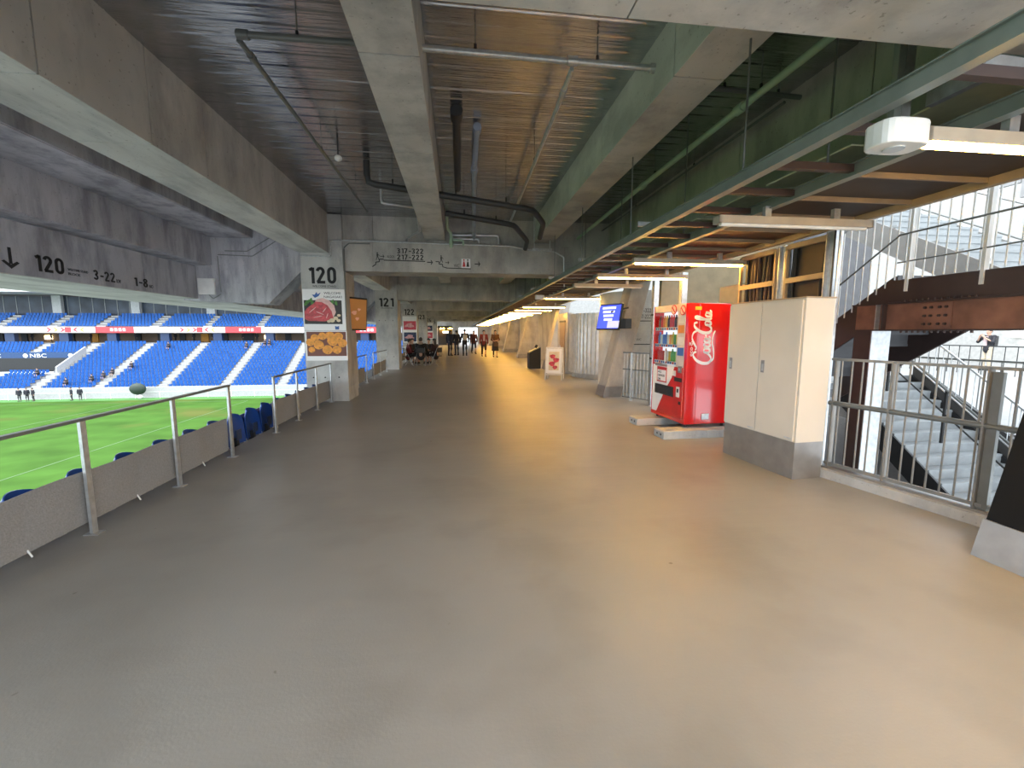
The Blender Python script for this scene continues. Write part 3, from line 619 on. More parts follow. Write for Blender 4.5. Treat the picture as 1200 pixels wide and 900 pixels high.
for a in ((-20.2, -20.08, -16.5, 0), (20.08, 20.2, -16.5, 0), (-20.2, 20.2, -16.5, -16.38)): MB().box(a[0], a[1], a[2], a[3], 0, .012).build('line_stripe', LINE, pb)
YF = 63.6
WF = mat('far_white_wall', (.36, .36, .37), .7); FST = mat('far_concrete', (.22, .22, .23), .8); AIS = mat('far_aisle_white', (.34, .34, .34), .7)
# far stand terrace: rows from YF up
NR = 16
def rowz(i): return -6.15+.385*i
def rowy(i): return YF+.4+.74*i
aisles = [-101, -93.4, -85.7, -78, -70.5, -63, -56.2, -48.5, -40.6, -32.6, -25.0, -17.4]
fs = thing('far_stand', 'far end stand with blue seat blocks and white stairways', 'stand', (-50, YF, ZP))
def fb(x0, x1, y0, y1, z0, z1, nm, m): return MB().box(x0+50, x1+50, y0-YF, y1-YF, z0-ZP, z1-ZP).build(nm, m, fs)
fb(-110, -8, YF, YF+.4, ZP, -5.75, 'front_wall', WF)
XS = -57.0                                   # left of this stairway the block is interrupted by a deck
for i in range(NR):
    if i < 6: fb(-110, -8, rowy(i), rowy(i)+.74, ZP, rowz(i), 'row_step', FST)
    else:
        fb(XS, -8, rowy(i), rowy(i)+.74, ZP, rowz(i), 'row_step', FST)
fb(-110, XS, rowy(6), rowy(12), ZP, rowz(5)-.3, 'deck', FST)
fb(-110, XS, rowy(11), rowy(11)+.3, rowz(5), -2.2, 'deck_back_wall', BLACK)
for i in range(12, NR): fb(-110, XS, rowy(i), rowy(i)+.74, -2.3, -1.5+.36*(i-12), 'row_step', FST)
for a in aisles:
    for i in range(NR):
        if a < XS and 6 <= i < 12: continue
        z = rowz(i) if not (a < XS and i >= 12) else -1.5+.36*(i-12)
        fb(a-.55, a+.55, rowy(i)-.02, rowy(i)+.36, z-.2, z+.2, 'aisle_step', AIS); fb(a-.55, a+.55, rowy(i)+.34, rowy(i)+.74, z, z+.03, 'aisle_step', AIS)
mm = MB().prism([(rowy(5)-YF, rowz(5)-ZP), (rowy(12)-YF, rowz(12)-ZP), (rowy(12)-YF, rowz(12)-ZP+1.0), (rowy(5)-YF, rowz(5)-ZP+1.0)], 'x', XS+.9+50, XS+1.1+50); mm.build('ramp_wall', WF, fs)
fb(-110, XS+.6, rowy(12)-.25, rowy(12)-.05, -2.35, -1.35, 'sign_fascia', mat('sign_navy', (.012, .05, .15), .5))
for k in range(7):
    x = -93+6.0*k-.3; m = MB(); m.prism([(.32*math.cos(j*PI/6), .32*math.sin(j*PI/6)) for j in range(12)], 'y', 0, .02); m.build('sign_disc', WPRINT, fs, (x+50-.6, rowy(12)-.29-YF, -1.85-ZP))
    text('NBC', fs, (x+50, rowy(12)-.28-YF, -2.13-ZP), FRONT, 2.2, .56, WPRINT)
# concourse behind the far stand
YB = rowy(NR)
fb(-110, -8, YB, YB+8, -.6, -.05, 'concourse_floor', FST)
fb(-110, -8, YB+4.5, YB+4.9, -.1, 2.0, 'concourse_back_wall', mat('brown_kiosk_wall', (.16, .11, .075), .7))
fb(-110, -8, YB+.2, YB+5, 1.5, 1.62, 'concourse_soffit', FST)
KY = emis('kiosk_light', (1, .8, .45), 2.0); KO = mat('kiosk_orange', (.55, .25, .03), .6); KD = mat('kiosk_dark', (.02, .022, .03), .6)
for k in range(26):
    x = -98+3.4*k; mtl = (KD, KO, KD, KD, KY)[k % 5] if k % 5 != 4 or k % 2 else KD
    fb(x, x+random.uniform(.8, 1.8), YB+4.3, YB+4.5, .0 if mtl != KY else .5, 1.4 if mtl != KY else 1.1, 'kiosk_panel', mtl)
for a in aisles: fb(a+1.0, a+2.3, YB+.3, YB+1.0, -.1, 1.5, 'concourse_column', NAVY)
# ribbon board
rb = thing('ribbon_board', 'red and white lit ribbon board along the far upper tier', 'screen', (-50, YB+.05, 1.55))
EW = emis('ribbon_white', (.62, .60, .62), .12); ER = emis('ribbon_red', (.70, .03, .04), .22); EO = emis('ribbon_orange', (.85, .40, .06), .2)
x = -108
while x < -30:
    for wdt, mt in ((13.5, EW), (5.5, ER)):
        MB().box(x+50, x+wdt-.05+50, -.12, .1, 0, .92).build('board_panel', mt, rb)
        if mt is EW:
            text('NAGASAKI PEACE', rb, (x+1+50, -.125, .28), FRONT, 4.2, .34, ER)
            for c in range(6):
                m = MB(); s = 1 if c < 3 else -1; x0 = x+6.6+.95*c+50+(.7 if c >= 3 else 0)
                m.prism([(x0, .12), (x0+s*.4, .46), (x0, .8), (x0+s*.35, .8), (x0+s*.75, .46), (x0+s*.35, .12)], 'y', -.128, -.121); m.build('chevron_print', EO if c % 2 else ER, rb)
            MB().box(x+9.2+50, x+10.1+50, -.13, -.12, .05, .87).build('block_print', ER, rb)
        else:
            for c in range(4): MB().box(x+2.1+.6*c+50, x+2.5+.6*c+50, -.13, -.12, .25, .7).build('letter_block_print', EW, rb)
        x += wdt
# upper tier, glass band, roof edge
ut = thing('upper_tier', 'upper seating tier of the far stand with glazed boxes behind', 'stand', (-50, YB, 1.5))
def ub(x0, x1, y0, y1, z0, z1, nm, m): return MB().box(x0+50, x1+50, y0-YB, y1-YB, z0-1.5, z1-1.5).build(nm, m, ut)
for i in range(5): ub(-110, -8, YB+.2+.8*i, YB+1.0+.8*i, 1.6, 2.45+.42*i, 'row_step', FST)
for a in aisles:
    for i in range(5): ub(a-.3, a+1.0, YB+.2+.8*i, YB+1.0+.8*i, 2.4+.42*i, 2.55+.42*i+.1, 'aisle_step', AIS)
ub(-110, -8, YB+4.9, YB+5.1, 3.6, 8.2, 'box_back_wall', mat('box_dark_purple', (.075, .06, .075), .6))
GL = mat('far_glass', (.035, .045, .065), .35, 0, .5, .5, spec=.2)
xx = -108; c = 0
while xx < -10:
    ub(xx, xx+1.75, YB+4.6, YB+4.66, 4.5, 7.4, 'pane', GL); ub(xx+1.75, xx+1.85, YB+4.55, YB+4.7, 4.4, 7.5, 'mullion', mat('mullion_grey', (.18, .19, .20), .5) if c == 0 else MT['mullion_grey']); xx += 1.85; c += 1
for k in range(9): ub(-100.2+11.6*k, -98.9+11.6*k, YB+3.9, YB+4.5, 4.1, 7.6, 'white_pillar', WF)
ub(-110, -8, YB-1.2, YB+7, 7.7, 8.3, 'roof_fascia', WHITE)
for i in range(3): ub(-110, -8, YB-1+.8*i, YB-.2+.8*i, 8.3, 8.6+.4*i, 'row_step', FST)
# seats of the far stand: the nearest 300 single, the others as one mass
def far_seat_mb(m, x, y, z): m.box(x-.19, x+.19, y+.3, y+.36, z+.18, z+.62); m.box(x-.19, x+.19, y-.02, y+.3, z+.16, z+.24)
sm = MB(); far_seat_mb(sm, 0, 0, 0); SME = sm.mesh('stadium_chair', BLUEF)
rest = MB(); single = 0; upper = MB()
def blocked(x, lo=-.75, hi=.75): return any(a+lo < x < a+hi for a in aisles)
for i in range(NR):
    x = -9
    while x > -108:
        if not blocked(x) and not (x < XS+1.4 and 6 <= i < 12) and not (XS-.2 < x < XS+1.3):
            z = rowz(i) if not (x < XS and i >= 12) else -1.5+.36*(i-12)
            if single < 300 and -70 < x:
                o = put('stadium_chair', SME, None, (x, rowy(i)+.15, z)); single += 1
                tag(o, 'small blue seat in the lowest rows of the far stand', 'seat', 'blue seats in the lowest rows of the far stand')
            else: far_seat_mb(rest, x, rowy(i)+.15, z)
        x -= .5
for i in range(5):
    x = -9
    while x > -108:
        if not blocked(x, -.4, 1.1): far_seat_mb(upper, x, YB+.3+.8*i, 2.45+.42*i)
        x -= .5
for i in range(3):
    x = -55
    while x > -90: far_seat_mb(upper, x, YB-.9+.8*i, 8.6+.4*i); x -= .5
tag(rest.build('far_seat_rows', BLUEF), 'blue seat rows filling the blocks of the far stand', 'seats', None, 'stuff')
tag(upper.build('upper_seat_rows', BLUEF), 'blue seat rows of the upper tier above the ribbon board', 'seats', None, 'stuff')
fs2 = thing('pitch_fence', 'low pale fence along the foot of the far stand', 'fence', (-50, 62.9, ZP))
MB().box(-40, 34, 0, .04, .85, .9).build('top_rail', WHITE, fs2)
pm = MB().box(-.03, .03, 0, .04, 0, .88).mesh('fence_post', WHITE)
for k in range(24): put('fence_post', pm, fs2, (-38+3*k, 0, 0))
dd = thing('round_cover', 'dark green round cover standing beside the pitch', 'equipment', (-42.2, 62.3, ZP))
MB().ball((0, 0, 1.35), 1.0, .5, .78, 18).build('cover', mat('dark_green_cover', (.015, .03, .02), .6), dd, smooth=True); MB().ball((.25, -.1, .3), .3, .3, .3, 12).build('white_wheel', WHITE, dd, smooth=True); MB().bar((0, 0, 0), (0, 0, .7), .1, .1).build('stand', BLACK, dd)

# ------------------------------------------------------------------ leaning columns on the stair side
def lean_col(y0, y1, x0, wd, label, m, ht=2.9, brd=True):
    t = thing('leaning_column', label, 'column', (x0, y0, 0)); k = .245
    n = 3 if brd else 1
    for i in range(n):
        za, zb = ht*i/n, ht*(i+1)/n-.004
        MB().prism([(k*za, za), (wd+k*za, za), (wd+k*zb, zb), (k*zb, zb)], 'y', 0, y1-y0).build('pour_lift', m, t)
    MB().prism([(-.012, 0), (wd+.012, 0), (wd+.012+k*.26, .26), (-.012+k*.26, .26)], 'y', -.012, y1-y0+.012).build('base_skirt', STEELB, t)
    return t
lean_col(1.2, 2.44, 3.57, .5, 'leaning column painted shade-black with grey skirting beside the stair railing', mat('column_shade_black', (.006, .007, .008), .7, spec=.2), 2.9, False)  # shade on this column is put into its near-black base colour
lean_col(9.95, 10.5, 3.46, .42, 'leaning concrete column carrying the blue screen', CON)
lean_col(17.9, 18.5, 3.62, .42, 'leaning concrete column behind the black bin', CON)
for k, lb in enumerate(('broad leaning concrete pier after the black bin', 'broad leaning concrete pier farther along the right wall', 'broad leaning concrete pier farthest along the right wall', 'broad leaning concrete pier before the end doorway')):
    lean_col(26.2+BAY*k, 26.9+BAY*k, 3.62, 1.25, lb, CON)
# ------------------------------------------------------------------ tan cabinet
cb = thing('utility_cabinet', 'tall beige two-door utility cabinet on a grey steel plinth', 'cabinet', (3.50, 4.02, 0), R(4.5))
D = .35; W = 1.09
MB().box(0, D, 0, W, .40, 1.90).build('body', BEIGE, cb)
MB().box(-.012, D+.01, -.01, W+.01, 1.90, 1.915).build('top_edge', TAN, cb)
MB().box(-.004, D, .004, W-.004, 0, .40).build('plinth', STEELB, cb)
for a, b, hy in ((.02, .55, .47), (.56, W-.01, .99)):
    d = MB().box(-.022, -.003, a, b, .415, 1.885).build('door', BEIGE, cb, bevel=.003)
    MB().box(-.026, -.022, hy, hy+.045, 1.10, 1.24).build('handle', STEELB, d)
    MB().box(-.030, -.026, hy+.012, hy+.032, 1.12, 1.2).build('handle_lever', GALV, d)
    MB().box(-.0235, -.0225, a+.02, a+.11, .43, .445).build('name_plate', GALV, d)
# ------------------------------------------------------------------ vending machine
vm = thing('vending_machine', 'red drinks vending machine with a lit display on concrete blocks', 'vending machine', (3.36, 6.02, .142), R(1.5))
VD, VW, VH = .76, 1.06, 1.84
MB().box(.17, VD, 0, VW, .03, VH).build('body', RED, vm, bevel=.012)
MB().box(0, .17, 0, .075, .03, VH).build('front_frame', RED, vm); MB().box(0, .17, VW-.03, VW, .03, VH).build('front_frame', RED, vm); MB().box(0, .17, .075, VW-.03, .03, .09).build('front_frame', RED, vm)
MB().box(.0, .17, .075, VW-.03, VH-.10, VH).build('top_panel', mat('pale_top_panel', (.75, .62, .5), .4), vm)
MB().box(-.002, .17, .075, VW-.03, .09, .88).build('lower_door', WPRINT, vm)
MB().prism([(.075, .09), (.86, .09), (.62, .45), (.40, .70), (.33, .88), (.075, .88)], 'x', -.005, -.0022).build('red_swoosh_print', REDP, vm)
MB().box(.16, .17, .30, VW-.03, .88, VH-.10).build('display_back', emis('display_back_glow', (.75, .80, .9), .22), vm)
MB().box(.0, .16, .075, .30, .88, VH-.10).build('control_column', mat('control_panel_grey', (.55, .50, .48), .4), vm)
MB().box(.002, .006, .30, VW-.03, .90, VH-.10).build('display_window', GLASS, vm)
drinkc = [mat('drink_%s' % n, c, .3) for n, c in (('red', (.5, .03, .03)), ('brown', (.10, .045, .02)), ('green', (.08, .32, .05)), ('yellow', (.65, .45, .05)), ('blue', (.04, .14, .45)), ('white', (.65, .65, .62)), ('black', (.02, .02, .02)), ('orange', (.6, .22, .03)), ('lime', (.35, .50, .08)), ('tea', (.30, .18, .05)))]
bottle = [MB().lathe([(.026, 0), (.029, .01), (.029, .13), (.012, .175), (.012, .20)], 8).mesh('bottle', [c]) for c in drinkc]
can = [MB().lathe([(.024, 0), (.029, .012), (.029, .145), (.023, .16)], 8).mesh('can', [c]) for c in drinkc]
for r, z in enumerate((.98, 1.25, 1.52)):
    MB().box(.02, .16, .30, VW-.03, z-.05, z-.03).build('shelf', WHITE, vm)
    MB().box(.016, .02, .30, VW-.03, z-.075, z-.025).build('price_strip', WHITE, vm)
    for k in range(10):
        yk = .345+.072*k; ci = [[2, 8, 2, 2, 3, 5, 7, 0, 0, 0], [8, 3, 2, 3, 7, 5, 4, 4, 5, 4], [6, 9, 6, 0, 0, 6, 3, 7, 0, 1]][r][k]
        put('drink', (bottle if (r == 2 or k % 3 == 0) else can)[ci], vm, (.085, yk, z-.03))
        MB().box(.012, .016, yk-.02, yk+.02, z-.068, z-.035).build('price_button', [MT['drink_blue'], REDP][k % 3 == 1], vm)
MB().box(-.004, .0, .62, .66, .93, 1.12).build('sticker', WPRINT, vm); MB().box(-.006, -.002, .56, .95, .86, .90).build('sill', STEELB, vm)
sl = MB(); sl.box(-.012, .0, .33, .93, .40, .56); sl.build('dispensing_flap_frame', BLACK, vm); MB().box(-.018, -.012, .37, .89, .42, .54).build('dispensing_flap', mat('smoked_flap', (.03, .03, .035), .2), vm)
MB().box(-.006, -.002, .56, .88, .60, .85).build('notice_frame', REDP, vm); MB().box(-.008, -.006, .58, .86, .62, .80).build('notice', WPRINT, vm)
for k, s in enumerate(('ALL', 'CASHLESS', 'OK')): text(s, vm, (-.0095, .84, .75-.06*k), TOLEFT, (.12, .22, .1)[k], .035, INK)
MB().box(-.012, -.002, .15, .24, .42, .58).build('card_reader', WHITE, vm); MB().box(-.014, -.012, .17, .22, .49, .55).build('reader_screen', POST['dark'], vm)
MB().box(-.02, -.002, .11, .20, .80, .90).build('coin_slot_plate', STEELB, vm); MB().box(-.03, -.02, .14, .18, .83, .87).build('coin_return_lever', GALV, vm)
MB().box(-.02, -.002, .28, .36, .74, .82).build('bill_slot', WHITE, vm); MB().box(-.016, -.002, .10, .30, .66, .72).build('bill_tray', POST['dark'], vm)
MB().box(-.01, -.002, .11, .17, .31, .36).build('coin_cup', BLACK, vm); MB().box(-.004, -.002, .12, .2, .16, .2).build('label', WPRINT, vm)
for zz, mt in ((1.06, 'drink_blue'), (1.22, 'drink_white'), (1.40, 'drink_orange'), (1.55, 'drink_white')): MB().box(-.003, .0, .10, .27, zz, zz+.12).build('info_label', MT[mt], vm)
for yy, zz in ((.12, 1.74), (.38, 1.76)):        # round warning flags standing out from the top
    g = MB(); g.tube([(-.02, yy, zz), (-.028, yy, zz)], .075, 20); fo = g.build('round_flag', REDP, vm)
    MB().tube([(-.028, yy, zz), (-.031, yy, zz)], .06, 20).build('flag_face', mat('flag_cream', (.75, .55, .45), .5) if yy < .2 else MT['flag_cream'], fo); MB().bar((-.033, yy-.04, zz-.04), (-.033, yy+.04, zz+.04), .004, .02).build('flag_slash', REDP, fo)
for a in (.08, VD-.08):
    for b in (.08, VW-.08): MB().tube([(a, b, -.02), (a, b, .03)], .022, 8).build('foot', BLACK, vm)
MB().box(.10, .20, -.004, 0, 1.74, 1.79).build('yellow_label', MT['drink_yellow'], vm)
MB().box(.28, .40, -.012, 0, .10, .19).build('socket_plate', GALV, vm, bevel=.004)
# script logo on the side face, read from below upward: strokes with swelling width in a 10 x 4 box
def ribbon(m, pts, w0, w1=None, steps=7):
    P = [Vector((p[0], p[1], 0)) for p in pts]; Q = []
    for i in range(len(P)-1):
        a = P[max(i-1, 0)]; b = P[i]; c = P[i+1]; d = P[min(i+2, len(P)-1)]
        for s in range(steps):
            t = s/steps; Q.append(.5*((2*b)+(c-a)*t+(2*a-5*b+4*c-d)*t*t+(3*b-a-3*c+d)*t**3))
    Q.append(P[-1]); n = len(Q); vs = []
    for i, q in enumerate(Q):
        d = (Q[min(i+1, n-1)]-Q[max(i-1, 0)]).normalized(); s = i/(n-1); ww = w0+(w1 if w1 is not None else 0)*0
        # pen at 45 degrees: downstrokes thick, upstrokes thin
        th = w0*(.42+.75*abs(d.y))*(.35+.65*math.sin(PI*min(1, max(0, s*.94+.03)))**.5)
        nrm = Vector((-d.y, d.x, 0)); vs += [q+nrm*th/2, q-nrm*th/2]
    fs = [(2*i, 2*i+1, 2*i+3, 2*i+2) for i in range(n-1)]; m.add(vs, fs)
def logo(parent, loc, sc, rot):
    S = []
    S.append([(2.55, 3.15), (2.35, 3.55), (1.75, 3.6), (.95, 3.0), (.45, 2.0), (.5, 1.0), (1.15, .55), (1.9, .85), (2.4, 1.5)])       # C
    S.append([(.5, 1.0), (1.2, .2), (2.6, .15), (4.2, .45), (5.6, .35), (6.4, .05)])                                                 # tail swash
    S.append([(2.9, 1.9), (2.5, 1.75), (2.35, 1.2), (2.65, .8), (3.05, 1.0), (3.15, 1.6), (2.9, 1.9)])                                # o
    S.append([(3.1, 1.7), (3.4, 1.75), (3.6, 1.6)])
    S.append([(4.1, 1.75), (3.85, 1.9), (3.5, 1.6), (3.45, 1.1), (3.75, .8), (4.2, 1.1)])                                             # c
    S.append([(4.85, 1.8), (4.5, 1.85), (4.25, 1.45), (4.35, .9), (4.65, .9), (4.9, 1.4), (4.95, 1.85), (4.9, 1.2), (5.05, .85), (5.4, 1.15)])   # a
    S.append([(5.3, 1.55), (5.6, 1.65), (5.85, 1.6)])                                                                                # -
    S.append([(7.9, 3.2), (7.7, 3.65), (7.1, 3.6), (6.4, 2.9), (6.0, 2.0), (6.05, 1.15), (6.6, .75), (7.15, 1.0), (7.6, 1.6)])         # C
    S.append([(6.45, 3.0), (6.0, 3.75), (5.0, 3.95), (3.9, 3.5), (3.3, 3.2), (2.85, 3.35)])                                          # upper swash
    S.append([(7.85, 1.9), (7.5, 1.75), (7.4, 1.2), (7.65, .85), (8.0, 1.05), (8.1, 1.6), (7.85, 1.9)])                               # o
    S.append([(8.2, 1.3), (8.6, 2.2), (8.95, 3.2), (8.85, 3.6), (8.6, 3.3), (8.45, 2.2), (8.45, 1.2), (8.65, .85), (8.95, 1.1)])        # l
    S.append([(9.55, 1.8), (9.2, 1.85), (8.95, 1.45), (9.05, .9), (9.35, .9), (9.6, 1.4), (9.65, 1.85), (9.6, 1.2), (9.75, .85), (10.1, 1.15)])  # a
    m = MB()
    for k, s in enumerate(S): ribbon(m, s, .47 if k in (0, 7) else .40)
    for i, v in enumerate(m.v): m.v[i] = (v[0]*sc, v[1]*sc*1.15, 0)
    o = m.build('script_logo', WPRINT, parent, loc, rot); sf = o.modifiers.new('thick', 'SOLIDIFY'); sf.thickness = .002; return o
UPW = Matrix.Rotation(R(90), 4, 'X') @ Matrix.Rotation(R(90), 4, 'Z')
logo(vm, (.44, -.003, .92), .081, UPW.to_euler())
text('ecoる', vm, (.09, -.003, 1.06), UPW.to_euler(), .22, .06, WPRINT)
for yb, lb in ((5.82, 'pale concrete block under the near side of the vending machine'), (6.78, 'pale concrete block under the far side of the vending machine')):
    t = thing('base_block', lb, 'block', (2.95, yb, 0), R(1.5))
    b0 = MB(); b0.prism([(0, 0), (1.3, 0), (1.3, .12), (.02, .12), (0, .1)], 'y', 0, .30).build('block_body', CONC, t, bevel=.008)
    for c in (.09, .2): MB().tube([(-.002, c, .06), (.02, c, .06)], .018, 8).build('bolt_hole', INK, t)
# ------------------------------------------------------------------ steel posts, framed panels, mesh of cables
def post(x, y, z, label, group='white steel posts on the stair side'):
    t = thing('steel_post', label, 'post', (x, y, 0), 0, group)
    MB().box(-.012, .012, -.05, .05, 0, z).build('web', GALV, t)
    for s in (-1, 1): MB().box(-.05, .05, s*.05-.006, s*.05+.006, 0, z).build('flange', GALV, t)
    MB().box(-.07, .07, -.07, .07, 0, .012).build('base_plate', GALV, t)
    for zz in (1.0, 1.9): MB().box(-.06, -.03, -.04, .04, zz, zz+.03).build('cable_clip', BLACK, t)
for x, y, lb in ((3.96, 4.24, 'white steel post at the corner of the tan cabinet'), (4.06, 5.05, 'white steel post between the two framed panels above the cabinet'), (4.05, 6.14+1.35, 'white steel post behind the vending machine top'), (4.05, 8.6, 'white steel post farther behind the vending machine')): post(x, y, 2.62, lb)
pipe('cable', 'dark cable run down the corner post beside the cabinet', [(3.90, 4.17, 2.62), (3.90, 4.17, .05)], .009, BLACK, 6, 'cable')
pipe('cable', 'grey conduit beside the cable on the corner post', [(3.93, 4.14, 2.62), (3.93, 4.14, .03)], .012, GALV, 6, 'cable', fit=[((3.93, 4.14, .75), (0, 0, 1)), ((3.93, 4.14, 1.85), (0, 0, 1))])
def frame(y0, y1, label, cols):
    t = thing('framed_panel', label, 'panel', (4.0, y0, 1.6)); L = y1-y0; H = 1.0
    for a, b in ((0, .03), (L-.03, L)): MB().box(0, .04, a, b, 0, H).build('stile', TAN, t)
    for z in (0, .55, H-.05): MB().box(-.004, .04, .03, L-.03, z, z+.06).build('frame_rail', TAN, t)
    MB().box(.10, .12, .0, L, 0, H).build('backing', DARK, t)
    for c in cols:
        MB().tube([(.07, c, 0), (.07, c+.02, .5), (.07, c+random.uniform(-.05, .05), H)], random.uniform(.012, .03), 8).build('cable_bundle', [BLACK, TAN, RUSTD][int(c*40) % 3], t)
frame(4.31, 4.98, 'tan framed panel with dark backing next to the corner post', (.08, .13, .17, .6))
frame(5.14, 5.85, 'tan framed panel full of cables past the second post', (.08, .14, .22, .3, .36, .44, .52, .6))
gb = thing('grey_board', 'blue grey board fixed behind the tan framed panel', 'board', (4.35, 5.9, 0)); MB().box(0, .05, 0, .95, 0, 2.3).build('board_sheet', mat('blue_grey_board', (.20, .23, .26), .6), gb); MB().box(-.03, 0, -.02, .97, 1.72, 1.8).build('board_rail', GALV, gb)
# ------------------------------------------------------------------ stair side railing with kerb
RAILG = mat('grey_brown_railing', (.24, .235, .22), .45, .3)
rr = thing('stair_railing', 'grey steel baluster railing beside the stairwell with a thick handrail', 'railing', (3.99, 4.1, 0))
e = Vector((.27, -1.28, 0)); un = e.normalized()
def rp(s, z): v = un*s; return (v.x, v.y, z)
LR = 1.9
MB().bar(rp(-.05, 1.27), rp(LR, 1.27), .04, .025).build('top_rail', RAILG, rr); MB().tube([rp(-.05, .80), rp(LR, .80)], .026, 10).build('handrail', GPIPE, rr, smooth=True); MB().bar(rp(-.05, .14), rp(LR, .14), .03, .03).build('bottom_rail', RAILG, rr)
for k in range(18): MB().tube([rp(.05+.1*k, .14), rp(.05+.1*k, 1.26)], .0085, 6).build('baluster', RAILG, rr)
for s in (0, .52, 1.19): MB().bar(rp(s, 0), rp(s, 1.27), .05, .016, up=(0, 1, 0)).build('railing_post', RAILG, rr)
MB().bar(rp(1.24, .0), rp(1.24, 1.24), .03, .07, up=(0, 1, 0)).build('wide_post', GPIPE, rr)
kb = thing('kerb', 'low pale concrete kerb under the stair railing', 'kerb', (3.97, 4.15, 0)); MB().bar(rp(-.1, .045), rp(LR, .045), .24, .09).build('kerb_body', CONC, kb); MB().bar(rp(-.1, .10), rp(LR, .10), .1, .02).build('kerb_plate', STEELB, kb)
# ------------------------------------------------------------------ switchback steel stair
sc = thing('steel_column', 'white and brown steel stair column behind the railing', 'column', (4.84, 4.56, -3.4))
MB().box(0, .012, 0, .22, 0, 4.97).build('flange', RUSTD, sc); MB().box(.238, .25, 0, .22, 0, 4.97).build('flange', RUSTD, sc); MB().box(.012, .238, .14, .155, 0, 4.97).build('web', RUSTD, sc); MB().box(0, .25, -.012, 0, 0, 4.97).build('face_plate', GALV, sc); MB().box(-.02, .29, -.03, .33, 0, .03).build('base_plate', GALV, sc)
sb = thing('steel_beam', 'rust red steel beam with a bolted splice plate at eye level', 'beam', (4.87, -1.0, 1.57))
MB().box(.0, .02, 0, 5.8, .015, .30).build('web', RUST, sb)
for z in (0, .30): MB().box(-.05, .25, 0, 5.82, z, z+.015).build('flange', RUSTD, sb)
MB().box(-.012, 0, 4.75, 5.05, .03, .285).build('splice_plate', RUST, sb)
bolt = MB().tube([(-.03, 0, 0), (-.012, 0, 0)], .014, 6).mesh('bolt', RUSTD)
for r in range(3):
    for c in range(4): put('bolt', bolt, sb, (0, 4.80+.06*c+(.02 if c > 1 else 0), .07+.085*r))
b2 = MB().tube([(-.03, 0, 0), (-.03, 0, .022)], .013, 6).mesh('flange_bolt', RUSTD)
for c in range(12): put('flange_bolt', b2, sb, (0, 4.55+.06*c, .315)); put('flange_bolt', b2, sb, (0, 4.55+.06*c, -.022))
for yy in (5.42, 5.5): MB().box(-.05, 0, yy, yy+.015, .015, .30).build('stiffener', GALV if yy > 5.45 else RUSTD, sb)
st = thing('steel_stair', 'dark steel switchback stair with pale treads in the stairwell', 'staircase', (4.9, 4.4, 0))
mat('grey_panel_dark', (.06, .06, .06), .6)
def flight(x0, x1, yA, zA, yB, zB, n, sm, tm, sw=.28):
    """from (yA,zA) to (yB,zB); treads, risers, two stringers"""
    for i in range(n):
        t0 = i/n; y0 = yA+(yB-yA)*t0; y1 = yA+(yB-yA)*(i+1)/n; z = zA+(zB-zA)*(i+.5)/n+abs(zB-zA)/n*.5
        MB().box(x0+.03, x1-.03, min(y0, y1)-.02, max(y0, y1), z-.035, z).build('tread', tm, st)
        yr = y1 if zB > zA else y0
        yr = max(y0, y1) if (zB > zA) == (yB > yA) else min(y0, y1)
        MB().box(x0+.03, x1-.03, yr-.012, yr, z, z+abs(zB-zA)/n-.035).build('riser', tm, st)
    for x in (x0, x1-.03):
        MB().prism([(yA, zA-sw), (yB, zB-sw), (yB, zB+.12), (yA, zA+.12)], 'x', x, x+.03).build('stringer', sm, st)
flight(0, 1.5, 0, 2.06, 2.1, .72, 8, RUSTD, mat('dark_grey_tread', (.07, .07, .075), .6))                    # down from the upper landing
flight(1.6, 3.1, 2.3, .70, -3.0, -3.3, 30, BLACK, WSTEP)              # down below the floor
flight(1.6, 3.1, .0, 2.12, 4.6, 4.7, 15, mat('grey_stringer', (.17, .17, .165), .6), WSTEP)   # up and away
MB().box(.04, 3.1, -2.6, -.02, 1.94, 2.06).build('upper_landing', RUSTD, st); MB().box(-.03, .03, -5.2, .03, 1.89, 2.13).build('landing_fascia', RUSTD, st); MB().prism([(2.3, .7), (-3.0, -3.3), (-3.0, -2.5), (2.3, 1.0)], 'x', 3.12, 3.18).build('side_wall', MT['grey_panel_dark'], st)
MB().box(0, 3.1, 2.1, 3.6, .60, .70).build('mid_landing', WSTEP, st)
# upper railing on landing and flight
ur = thing('landing_railing', 'tall pale baluster railing on the upper stair landing', 'railing', (4.9, 4.4, 2.1))
for k in range(40):
    yy = -.1*k
    MB().tube([(0, yy, .04), (0, yy, 1.15)], .008, 6).build('baluster', WHITE, ur)
for k in range(1, 13):
    yy = .1*k; z = -.64*yy
    MB().tube([(0, yy, z+.02), (0, yy, z+1.15)], .008, 6).build('baluster', WHITE, ur)
for yy in (-.17, -.86, -2.1, -3.3, .82): z = -.64*yy if yy > 0 else 0; MB().bar((-.02, yy, z-.1), (-.02, yy, z+1.2), .055, .03, up=(0, 1, 0)).build('railing_post', WHITE, ur)
MB().tube([(-.04, -4, .58), (-.04, -.05, .52), (-.04, 1.3, -.36)], .011, 8).build('handrail', GPIPE, ur); MB().bar((0, -4, 1.17), (0, 0, 1.17), .04, .02).build('top_rail', GALV, ur); MB().bar((0, 0, 1.17), (0, 1.3, 1.17-.83), .04, .02).build('top_rail', GALV, ur)
MB().tube([(-.04, -4, .28), (-.04, -.05, .22)], .008, 8).build('low_rail', GPIPE, ur)
